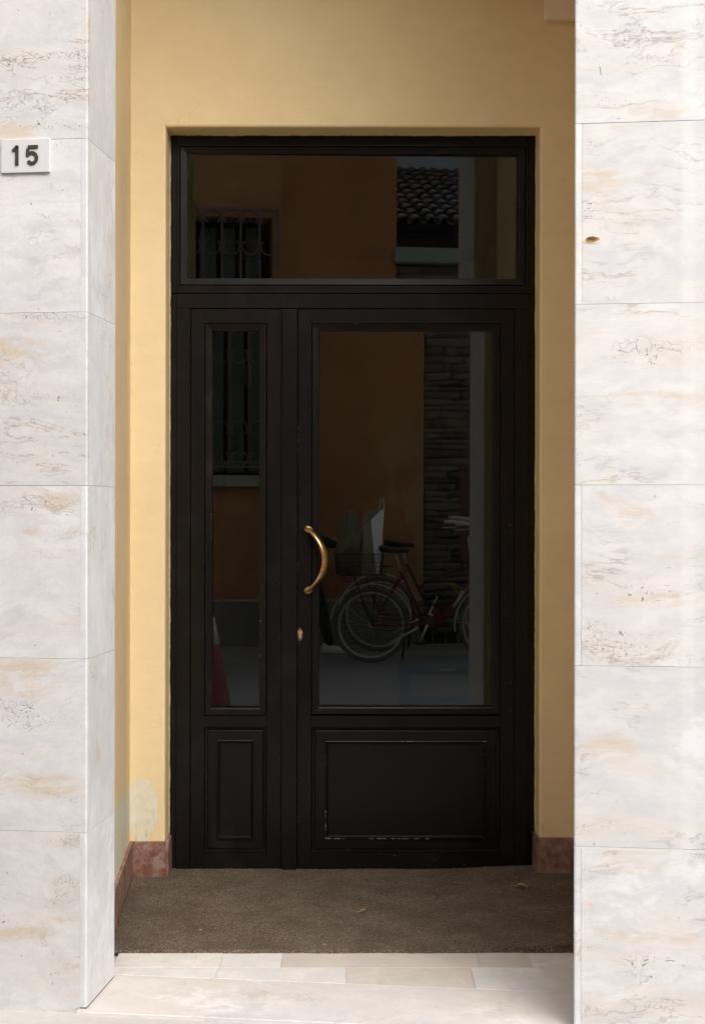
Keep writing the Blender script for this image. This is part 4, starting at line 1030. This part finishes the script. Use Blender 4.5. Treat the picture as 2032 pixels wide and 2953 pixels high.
def curve(pts, n=8):                # Catmull-Rom through points
    P = [Vector(p) for p in pts]; P = [P[0] * 2 - P[1]] + P + [P[-1] * 2 - P[-2]]; out = []
    for i in range(1, len(P) - 2):
        for k in range(n):
            t = k / n; out.append(0.5 * ((2 * P[i]) + (-P[i - 1] + P[i + 1]) * t + (2 * P[i - 1] - 5 * P[i] + 4 * P[i + 1] - P[i + 2]) * t * t + (-P[i - 1] + 3 * P[i] - 3 * P[i + 1] + P[i + 2]) * t ** 3))
    out.append(P[-2]); return out
def fender(parent, cx, r, rf, a0, a1):
    m = MB(); pts = [Vector(p) for p in arc(cx, r, rf, a0, a1, 26)]; rows_ = []
    for p in pts:
        d = Vector((p.x - cx, 0, p.z - r)).normalized(); row = []
        for j in range(7):
            a = R(-70 + 140 * j / 6); row.append(m.bm.verts.new(p + Vector((0, 0.026 * math.sin(a), 0)) + d * (0.013 * (math.cos(a) - 1))))
        rows_.append(row)
    for a, b in zip(rows_, rows_[1:]):
        for j in range(6): m.bm.faces.new((a[j], a[j + 1], b[j + 1], b[j])).smooth = True
    return m.build('mudguard', 'alu_bright', parent)
def saddle(parent, x, z):
    m = MB(); rows_ = []
    prof = [(-0.145, 0.055, 0.028), (-0.13, 0.088, 0.036), (-0.09, 0.102, 0.030), (-0.04, 0.085, 0.020), (0.02, 0.050, 0.014), (0.08, 0.026, 0.012), (0.125, 0.020, 0.010), (0.14, 0.012, 0.004)]
    for (dx, hw, h) in prof:
        row = []
        for j in range(12):
            a = 2 * math.pi * j / 12; row.append(m.bm.verts.new((x + dx, hw * math.cos(a), z + h - 0.018 + (0.022 if math.sin(a) > 0 else 0.040) * math.sin(a) * (0.6 + hw * 4))))
        rows_.append(row)
    for a, b in zip(rows_, rows_[1:]):
        for j in range(12): m.bm.faces.new((a[j], a[(j + 1) % 12], b[(j + 1) % 12], b[j])).smooth = True
    m.bm.faces.new(rows_[0]); m.bm.faces.new(rows_[-1]); s_ = m.build('saddle', 'saddle', parent)
    m = MB(); m.tube([(x - 0.10, 0.02, z - 0.03), (x + 0.10, 0.015, z - 0.02)], 0.004, 5); m.tube([(x - 0.10, -0.02, z - 0.03), (x + 0.10, -0.015, z - 0.02)], 0.004, 5); m.build('saddle_rail', 'alu', s_)
def bicycle(name, label, px, py, r, wb, v_frame, z0):
    s_, t_ = RG(px, py, z0); P = OW + UX * s_ + NX * t_
    bk = tag(empty(name, (P.x, P.y, z0), -TH), label, 'bicycle', 'bicycles parked against the far wall')
    fp = 'bike_dark' if v_frame else 'bike_red'
    wheel(bk, 0, r, 'tyre'); wheel(bk, wb, r, 'tyre')
    bb = (0.50, 0, r + 0.005); hx, hz = wb - 0.20, 0.90
    seat = (0.215, 0, 0.985)
    f = MB(); st = [Vector(bb), Vector(seat) + Vector((0.05, 0, -0.16))]
    f.tube([st[0], st[1]], 0.0150, 8)
    h0, h1 = Vector((hx + 0.035, 0, 0.70)), Vector((hx - 0.005, 0, 0.84)); f.tube([h0, h1], 0.018, 8)
    if v_frame:
        f.tube([st[0] * 0.52 + st[1] * 0.48, Vector((0.44, 0, 0.66)), h1 * 0.85 + h0 * 0.15], 0.014, 8)
        f.tube([bb, Vector((0.75, 0, 0.48)), h0], 0.016, 8)
    else:
        f.tube(curve([st[0] * 0.42 + st[1] * 0.58, (0.40, 0, 0.44), (0.55, 0, 0.36), (0.70, 0, 0.47), tuple(h0 * 0.4 + h1 * 0.6)]), 0.014, 8)
        f.tube(curve([bb, (0.62, 0, 0.35), (0.75, 0, 0.47), tuple(h0 * 0.9 + h1 * 0.1)]), 0.015, 8)
    for sd_ in (-1, 1):
        f.tube([(0, sd_ * 0.055, r), (0.42, sd_ * 0.03, r + 0.003)], 0.008, 6)
        f.tube(curve([(0, sd_ * 0.055, r), (0.10, sd_ * 0.05, r + 0.16), (st[1].x, sd_ * 0.016, st[1].z - 0.05)], 5), 0.007, 6)
        f.tube(curve([tuple(h0 + Vector((0.005, sd_ * 0.03, -0.03))), (hx + 0.10, sd_ * 0.045, 0.55), (wb - 0.025, sd_ * 0.05, r + 0.06), (wb, sd_ * 0.05, r)], 5), 0.010, 6)
    f.box(hx + 0.03, hx + 0.065, -0.035, 0.035, 0.66, 0.69, 0.004); f.build('frame', fp, bk)
    if not v_frame:
        m = MB(); m.tube([(0.745, 0, 0.495), (0.835, 0, 0.64)], 0.0165, 8); tag(m.build('decal', 'decal', bk), 'worn pale blue decal on the down tube')
    m = MB(); m.tube([st[1], seat], 0.0125, 8); m.build('seat_post', 'alu', bk); saddle(bk, 0.20, 1.02)
    fender(bk, 0, r, r + 0.038, 12 if not v_frame else 0, 172); fender(bk, wb, r, r + 0.038, 20, 190)
    m = MB()
    for sd_ in (-1, 1):
        m.tube([(0, sd_ * 0.058, r), (-0.30, sd_ * 0.03, r + 0.22)], 0.0028, 5); m.tube([(wb, sd_ * 0.055, r), (wb - 0.36, sd_ * 0.03, r + 0.02)], 0.0028, 5)
    m.build('mudguard_stay', 'alu', bk)
    # bars
    m = MB(); hb = Vector((hx - 0.05, 0, 1.12)); m.tube([h1, hb], 0.011, 8)
    for sd_ in (-1, 1):
        m.tube(curve([tuple(hb), (hx + 0.03, sd_ * 0.10, 1.16), (hx - 0.02, sd_ * 0.24, 1.245), (hx - 0.16, sd_ * 0.275, 1.255)], 6), 0.011, 8)
    hbo = m.build('handlebar', 'chrome', bk)
    for sd_ in (-1, 1):
        m = MB(); m.tube([(hx - 0.10, sd_ * 0.266, 1.253), (hx - 0.14, sd_ * 0.272, 1.256), (hx - 0.22, sd_ * 0.278, 1.255)], [0.015, 0.019, 0.017], 8); m.build('grip', 'grip', hbo)
        m = MB(); m.tube(curve([(hx - 0.07, sd_ * 0.262, 1.235), (hx - 0.12, sd_ * 0.275, 1.205), (hx - 0.235, sd_ * 0.285, 1.20)], 4), 0.005, 5); m.build('brake_lever', 'alu', hbo)
        m = MB(); m.tube(curve([(hx - 0.05, sd_ * 0.255, 1.225), (hx + 0.05, sd_ * 0.22, 1.13), (hx + 0.06, sd_ * 0.06, 0.98), (hx + 0.05, sd_ * 0.02, 0.72)], 6), 0.0035, 5); m.build('brake_cable', 'tyre_black', hbo)
    m = MB(); m.lathe([(0.012, 0.0), (0.045, 0.03), (0.05, 0.07), (0.046, 0.078)], 14, (hx + 0.06, 0, 0.93), axis='x'); m.build('head_lamp', 'chrome', bk)
    # cranks
    cr = MB(); cr.lathe([(0.08, -0.001), (0.08, 0.003), (0.02, 0.006)], 28, (bb[0], 0.045, bb[2]), axis='y'); cro = cr.build('chain_wheel', 'bike_dark', bk)
    for sd_, dx, dz in ((1, -0.075, -0.155), (-1, 0.075, 0.155)):
        m = MB(); e2 = (bb[0] + dx, sd_ * 0.085, bb[2] + dz); m.tube([(bb[0], sd_ * 0.06, bb[2]), e2], [(0.013, 0.008), (0.009, 0.007)], 8); m.build('crank', 'alu', cro)
        m = MB(); m.box(e2[0] - 0.045, e2[0] + 0.045, min(sd_ * 0.09, sd_ * 0.18), max(sd_ * 0.09, sd_ * 0.18), e2[2] - 0.012, e2[2] + 0.012, 0.004); m.build('pedal', 'tyre_black', cro)
    m = MB(); m.tube(curve([(0, 0.05, r + 0.035), (0.25, 0.05, r + 0.055), (0.5, 0.05, r + 0.09), (0.60, 0.05, r), (0.5, 0.05, r - 0.09), (0.25, 0.05, r - 0.05), (0, 0.05, r - 0.035)], 6), 0.004, 5); m.build('chain', 'tyre_black', bk)
    # stand, rack, rear light
    m = MB(); m.tube([(0.42, 0.05, r - 0.02), (0.13, 0.075, r - 0.165)], [0.011, 0.007], 8); m.build('side_stand', 'alu', bk)
    m = MB(); m.tube([(0.33, -0.03, r - 0.02), (0.30, -0.13, 0.004)], 0.009, 8); m.build('prop_stand', 'tyre_black', bk)
    m = MB(); rz_ = r + 0.455
    for y in (-0.06, 0, 0.06): m.tube([(-0.27, y, rz_), (0.12, y, rz_)], 0.0045, 6)
    for x_ in (-0.27, -0.08, 0.12): m.tube([(x_, -0.06, rz_), (x_, 0.06, rz_)], 0.0045, 6)
    for y in (-0.062, 0.062): m.tube([(0, y, r), (-0.16, y, rz_)], 0.0045, 6); m.tube([(0, y, r), (0.06, y, rz_)], 0.0045, 6)
    m.build('rack', 'tyre_black', bk)
    m = MB(); m.box(-0.325, -0.30, -0.03, 0.03, r + 0.30, r + 0.36, 0.006); m.build('rear_light', 'lamp_red', bk)
    return bk, P, rz_ + z0, s_, t_
b1, P1, rz1_, s1_, t1_ = bicycle('bicycle', 'dark red step through bicycle with bags in its rear wire basket', 1070, 1911, 0.338, 1.13, False, ROAD_Z)
b2, P2, rz2_, s2_, t2_ = bicycle('bicycle', 'dark red bicycle standing behind the one with bags, next to the stone wall', 1092, 1878, 0.352, 1.14, True, WALK_Z)
m = MB(); m.tube(curve([(0.66, 0.02, 0.64), (0.72, 0.03, 0.60), (0.80, 0.02, 0.50), (0.86, -0.02, 0.47), (0.80, -0.04, 0.58), (0.70, -0.03, 0.64)], 6), 0.009, 6); m.build('cable_lock', 'cable_yellow', b2)
# wire basket on the near bicycle
bz = rz1_ - ROAD_Z
bk_ = MB(); BX0, BX1, BW, BH = -0.30, 0.08, 0.13, 0.185
def brect(z, k): return [(BX0 - k, -BW - k, z), (BX1 + k, -BW - k, z), (BX1 + k, BW + k, z), (BX0 - k, BW + k, z)]
for j in range(6):
    z = bz + 0.006 + BH * j / 5; bk_.tube(brect(z, 0.02 * j / 5), 0.0022 if j < 5 else 0.0045, 5, closed=True)
for i in range(17):
    x = BX0 + (BX1 - BX0) * i / 16
    for sd_ in (-1, 1): bk_.tube([(x, sd_ * BW, bz + 0.006), (x, sd_ * (BW + 0.02), bz + BH)], 0.0018, 4)
    bk_.tube([(x, -BW, bz + 0.006), (x, BW, bz + 0.006)], 0.0018, 4)
for i in range(1, 10):
    y = -BW + 2 * BW * i / 10
    for x, k in ((BX0, -1), (BX1, 1)): bk_.tube([(x, y, bz + 0.006), (x + 0.02 * k, y, bz + BH)], 0.0018, 4)
bk_.build('wire_basket', 'tyre_black', b1)
# bags
M['khaki'] = simple('khaki_cloth', (0.19, 0.185, 0.115), 0.9, 0, 0.2, 12, 0.004)
M['paper_tan'] = simple('tan_paper', (0.30, 0.285, 0.18), 0.85, 0, 0.12, 10, 0.003)
M['paper_white'] = simple('white_paper', (0.86, 0.90, 0.94), 0.7, 0, 0.05, 10, 0.003)
bagr = tag(empty('paper_bag', b1.location, -TH), 'tall tan and white paper shopping bag upright in the rear basket', 'bag')
def bag_panel(q, name, mat, nu=5, nv=8, amp=0.006):
    m = MB(); V = []
    for j in range(nv + 1):
        r_ = []
        for i in range(nu + 1):
            u, v = i / nu, j / nv; p = (Vector(q[0]) * (1 - u) + Vector(q[1]) * u) * (1 - v) + (Vector(q[3]) * (1 - u) + Vector(q[2]) * u) * v
            p += Vector((mnoise.noise(p * 11), mnoise.noise(p * 11 + Vector((5, 1, 2))), 0)) * amp; r_.append(m.bm.verts.new(p))
        V.append(r_)
    for j in range(nv):
        for i in range(nu): m.bm.faces.new((V[j][i], V[j][i + 1], V[j + 1][i + 1], V[j + 1][i]))
    o = m.build(name, mat, bagr); sm_ = o.modifiers.new('thickness', 'SOLIDIFY'); sm_.thickness = 0.0015; return o
zb0, zb1 = bz + 0.012, bz + 0.60
A, B_, C_, D_ = (-0.10, 0.11, zb0), (0.03, 0.125, zb0), (0.075, 0.02, zb0), (-0.07, 0.0, zb0)
a, b_, c_, d_ = (-0.085, 0.10, zb1 - 0.15), (-0.020, 0.120, zb1 - 0.10), (0.115, 0.03, zb1), (-0.02, -0.01, zb1 - 0.02)
bag_panel([A, B_, b_, a], 'tan_side', 'paper_tan'); bag_panel([B_, C_, c_, b_], 'white_front', 'paper_white'); bag_panel([C_, D_, d_, c_], 'back_side', 'paper_tan'); bag_panel([D_, A, a, d_], 'tan_side', 'paper_tan')
bag_panel([A, B_, C_, D_], 'bottom', 'paper_tan', amp=0)
m = MB(); m.tube(curve([(0.06, 0.06, zb1 - 0.03), (0.075, 0.05, zb1 + 0.05), (0.105, 0.04, zb1 + 0.075), (0.108, 0.035, zb1 - 0.01)], 6), 0.0035, 6); m.build('carry_loop', 'paper_white', bagr)
kb = bmesh.new(); bmesh.ops.create_icosphere(kb, subdivisions=5, radius=1.0)
for v in kb.verts:
    p = v.co.copy(); n1 = mnoise.noise(p * 1.6 + Vector((3, 0, 1))); n2 = mnoise.noise(Vector((p.x * 4, p.y * 4, p.z * 2.0)) + Vector((2, 2, 2))); rdg = 1 - abs(mnoise.noise(Vector((p.x * 3 + p.z * 1.5, p.y * 3, p.z * 3.2)) + Vector((7, 1, 4)))) * 2
    k = 1 + 0.34 * n1 + 0.20 * n2 + 0.13 * rdg + 0.04 * mnoise.noise(p * 9); top = max(0, p.z)
    v.co = Vector((-0.20 + p.x * 0.112 * k * (1 - 0.18 * top * top) + 0.03 * top - 0.03 * max(0, -p.z), 0.01 + p.y * 0.115 * k * (1 - 0.3 * top), bz + 0.25 + p.z * (0.235 if p.z < 0 else 0.30) * (1 + 0.30 * n1 + 0.16 * n2)))
for f_ in kb.faces: f_.smooth = True
m = MB(); m.merge(kb); tag(m.build('cloth_bag', 'khaki', loc=b1.location, rot=(0, 0, -TH)), 'slouching khaki cloth bag stuffed in the rear basket behind the paper bag', 'bag')

# ------------------------------------------------------------------ traffic cone, road paint, scrap
M['cone_red'] = simple('faded_red_plastic', (0.22, 0.020, 0.026), 0.5, 0, 0.12, 10)
M['cone_white'] = simple('white_reflective_band', (0.40, 0.42, 0.42), 0.4)
cs_, ct_ = RG(586, 2085, ROAD_Z, 's'); Pc = OW + UX * cs_ + NX * ct_
cone = tag(empty('traffic_cone', (Pc.x, Pc.y, ROAD_Z), 0.3), 'tall red traffic cone with white band standing in the street, seen in the narrow pane', 'traffic cone')
m = MB(); m.box(-0.25, 0.25, -0.25, 0.25, 0.0, 0.04, 0.015, 2); m.build('base', 'tyre_black', cone)
def cr_(z): return 0.215 - 0.187 * z
m = MB(); m.lathe([(cr_(0.04), 0.04), (cr_(0.54), 0.54)], 32, caps=False); m.lathe([(cr_(0.725), 0.725), (cr_(0.95), 0.95), (0.03, 0.965)], 32, caps=False); m.build('cone_body', 'cone_red', cone)
m = MB(); m.lathe([(cr_(0.54), 0.54), (cr_(0.54) + 0.002, 0.543), (cr_(0.722) + 0.002, 0.722), (cr_(0.725), 0.725)], 32, caps=False); m.build('band', 'cone_white', cone)
def paint(x0, x1, y0, y1, n):
    q = [RG(x0, y0, ROAD_Z), RG(x1, y0, ROAD_Z), RG(x1, y1, ROAD_Z), RG(x0, y1, ROAD_Z)]; m = MB(); m.poly([(s_, t_, ROAD_Z + 0.004) for s_, t_ in q]); o = m.build('road_marking', 'blue_paint', loc=OW, rot=(0, 0, -TH)); return tag(o, None, kind='structure')
paint(1151, 1180, 1912, 2060, 0); paint(1180.5, 1430, 1924, 1944, 1); paint(1180.5, 1430, 2008, 2036, 2)
q = RG(1291, 1933, ROAD_Z); P = OW + UX * q[0] + NX * q[1]
m = MB(); m.box(-0.064, 0.064, -0.03, 0.03, 0.0, 0.006, 0.002, jit=0.002); tag(m.build('card_scrap', 'paper', loc=(P.x, P.y, ROAD_Z + 0.0045), rot=(0, 0, -TH)), 'pale strip of card lying on the road by the blue paint', 'litter')

# ------------------------------------------------------------------ person behind the bicycles, mostly hidden by the meeting stile
M['jacket'] = simple('black_jacket_cloth', (0.012, 0.012, 0.013), 0.85)
M['trousers'] = simple('dark_trousers', (0.030, 0.026, 0.025), 0.9)
M['skin'] = simple('skin', (0.48, 0.30, 0.22), 0.55, 0, 0.06, 30)
M['hair'] = simple('dark_hair', (0.03, 0.02, 0.015), 0.7)
M['shoe'] = simple('white_shoe', (0.62, 0.62, 0.60), 0.6)
ps, pt = RG(866, 1884, WALK_Z); Pp = OW + UX * ps + NX * pt
per = tag(empty('person', (Pp.x, Pp.y, WALK_Z), -TH), 'person in black jacket and white shoes standing behind the bicycle bags', 'person')
def skin(name, verts, edges, mat, root=0, sub=2):
    me = bpy.data.meshes.new(name); me.from_pydata([v[0] for v in verts], edges, []); o = bpy.data.objects.new(name, me); COL.objects.link(o); o.parent = per
    o.modifiers.new('skin', 'SKIN'); me.materials.append(M[mat])
    if not me.skin_vertices: 
        bm_ = bmesh.new(); bm_.from_mesh(me); bm_.verts.layers.skin.verify(); bm_.to_mesh(me); bm_.free()
    for i, v in enumerate(verts):
        r_ = v[1]; me.skin_vertices[0].data[i].radius = r_ if isinstance(r_, tuple) else (r_, r_); me.skin_vertices[0].data[i].use_root = (i == root)
    o.modifiers['skin'].use_smooth_shade = True
    s_ = o.modifiers.new('sub', 'SUBSURF'); s_.levels = sub; s_.render_levels = sub
    return o
# local axes: x along the street, y towards the door, facing +x
body = skin('body', [((0, 0, 0.93), (0.13, 0.15)), ((0.0, 0, 1.12), (0.12, 0.145)), ((0.0, 0, 1.32), (0.12, 0.17)), ((0.0, 0, 1.44), (0.075, 0.12)), ((0.0, 0, 1.52), 0.050), ((0.01, 0, 1.60), 0.056),
    ((0.0, 0.19, 1.39), 0.058), ((0.03, 0.25, 1.10), 0.050), ((0.28, 0.20, 1.03), 0.042), ((0.36, 0.18, 1.02), 0.028),
    ((0.0, -0.19, 1.39), 0.058), ((0.02, -0.25, 1.14), 0.048), ((0.23, -0.18, 1.05), 0.038), ((0.31, -0.15, 1.05), 0.028),
    ((0.03, 0.09, 0.86), 0.095), ((0.17, 0.10, 0.48), 0.066), ((0.26, 0.11, 0.12), 0.046), ((0.27, 0.11, 0.07), 0.04),
    ((-0.02, -0.09, 0.86), 0.095), ((-0.02, -0.10, 0.48), 0.064), ((-0.06, -0.11, 0.12), 0.044), ((-0.05, -0.11, 0.07), 0.04)],
    [(0, 1), (1, 2), (2, 3), (3, 4), (4, 5), (2, 6), (6, 7), (7, 8), (8, 9), (2, 10), (10, 11), (11, 12), (12, 13), (0, 14), (14, 15), (15, 16), (16, 17), (0, 18), (18, 19), (19, 20), (20, 21)], 'jacket')
# shoes
for (x, y) in ((0.27, 0.11), (-0.05, -0.11)):
    m = MB(); rows_ = []
    for (dx, hw, h) in ((-0.085, 0.024, 0.075), (-0.07, 0.034, 0.105), (-0.02, 0.037, 0.110), (0.05, 0.041, 0.078), (0.12, 0.046, 0.056), (0.175, 0.038, 0.045), (0.20, 0.018, 0.032)):
        row = []
        for j in range(12):
            a = 2 * math.pi * j / 12; s_, c_2 = math.sin(a), math.cos(a); row.append(m.bm.verts.new((x + dx, y + hw * c_2, max(0.0, h / 2 + h / 2 * s_ * 1.0))))
        rows_.append(row)
    for a, b in zip(rows_, rows_[1:]):
        for j in range(12): m.bm.faces.new((a[j], a[(j + 1) % 12], b[(j + 1) % 12], b[j])).smooth = True
    m.bm.faces.new(rows_[0]); m.bm.faces.new(rows_[-1]); m.build('shoe', 'shoe', per)
# head with face, hair, hands
hd_ = bmesh.new(); bmesh.ops.create_uvsphere(hd_, u_segments=24, v_segments=18, radius=1.0)
for v in hd_.verts:
    p = v.co; x, y, z = p.x * 0.096, p.y * 0.076, p.z * 0.116
    if p.z < -0.2 and p.x > 0: y *= 0.88; x *= 0.98
    if p.z < -0.2 and p.x < 0: x *= 0.82
    if p.x > 0.85 and abs(p.y) < 0.2 and -0.25 < p.z < 0.2: x += 0.018 * (1 - abs(p.z + 0.1) * 2)
    if 0.75 < p.x < 0.97 and 0.25 < abs(p.y) < 0.55 and -0.05 < p.z < 0.25: x -= 0.007
    v.co = Vector((0.035 + x, y, 1.68 + z))
for f_ in hd_.faces: f_.smooth = True
m = MB(); m.merge(hd_)
for sd_ in (-1, 1): m.lathe([(0.004, -0.006), (0.022, -0.002), (0.026, 0.004), (0.010, 0.006)], 10, (0.025, sd_ * 0.077, 1.675), axis='y')
head = m.build('head', 'skin', per)
for sd_ in (-1, 1):
    q = bmesh.new(); bmesh.ops.create_uvsphere(q, u_segments=8, v_segments=6, radius=0.010); m = MB(); m.merge(q, Matrix.Translation((0.116, sd_ * 0.030, 1.692))); m.build('eye', 'black', head)
m = MB(); m.box(0.120, 0.128, -0.022, 0.022, 1.628, 1.636, 0.002); m.build('mouth', simple('lips', (0.36, 0.15, 0.13), 0.6), head)
hr_ = bmesh.new(); bmesh.ops.create_uvsphere(hr_, u_segments=24, v_segments=18, radius=1.0)
for v in hr_.verts:
    p = v.co; k = 1.09 + 0.05 * mnoise.noise(p * 5); f_ = 0.55 if (p.x > 0.25 and p.z < 0.35) else 1.0
    v.co = Vector((0.028 + p.x * 0.098 * k * f_, p.y * 0.079 * k * (f_ if f_ < 1 else 1), 1.692 + p.z * 0.116 * k * (0.75 if p.z < 0 else 1)))
m = MB(); m.merge(hr_); m.build('hair', 'hair', per)
for (hx_, hy_, hz_, sd_) in ((0.36, 0.18, 1.02, 1), (0.31, -0.15, 1.05, -1)):
    vs_ = [((hx_, hy_, hz_), 0.022), ((hx_ + 0.045, hy_ - sd_ * 0.004, hz_ - 0.004), (0.018, 0.030)), ((hx_ + 0.08, hy_ - sd_ * 0.006, hz_ - 0.012), (0.014, 0.032))]
    ed = [(0, 1), (1, 2)]
    hand = skin('hand', vs_, ed, 'skin', sub=1)
    for k, (oy, ln) in enumerate(((-0.026, 0.060), (-0.009, 0.070), (0.009, 0.068), (0.025, 0.052))):
        x, y, z = hx_ + 0.078, hy_ - sd_ * 0.006 + oy, hz_ - 0.012; m = MB(); m.tube(curve([(x - 0.01, y, z), (x + ln * 0.45, y, z - 0.010), (x + ln * 0.8, y, z - 0.032), (x + ln * 0.85, y, z - 0.055)], 4), 0.0082, 7); m.build('finger', 'skin', hand)
    m = MB(); m.tube(curve([(hx_ + 0.02, hy_ - sd_ * 0.022, hz_), (hx_ + 0.05, hy_ - sd_ * 0.045, hz_ - 0.012), (hx_ + 0.075, hy_ - sd_ * 0.045, hz_ - 0.035)], 4), 0.0092, 7); m.build('thumb', 'skin', hand)
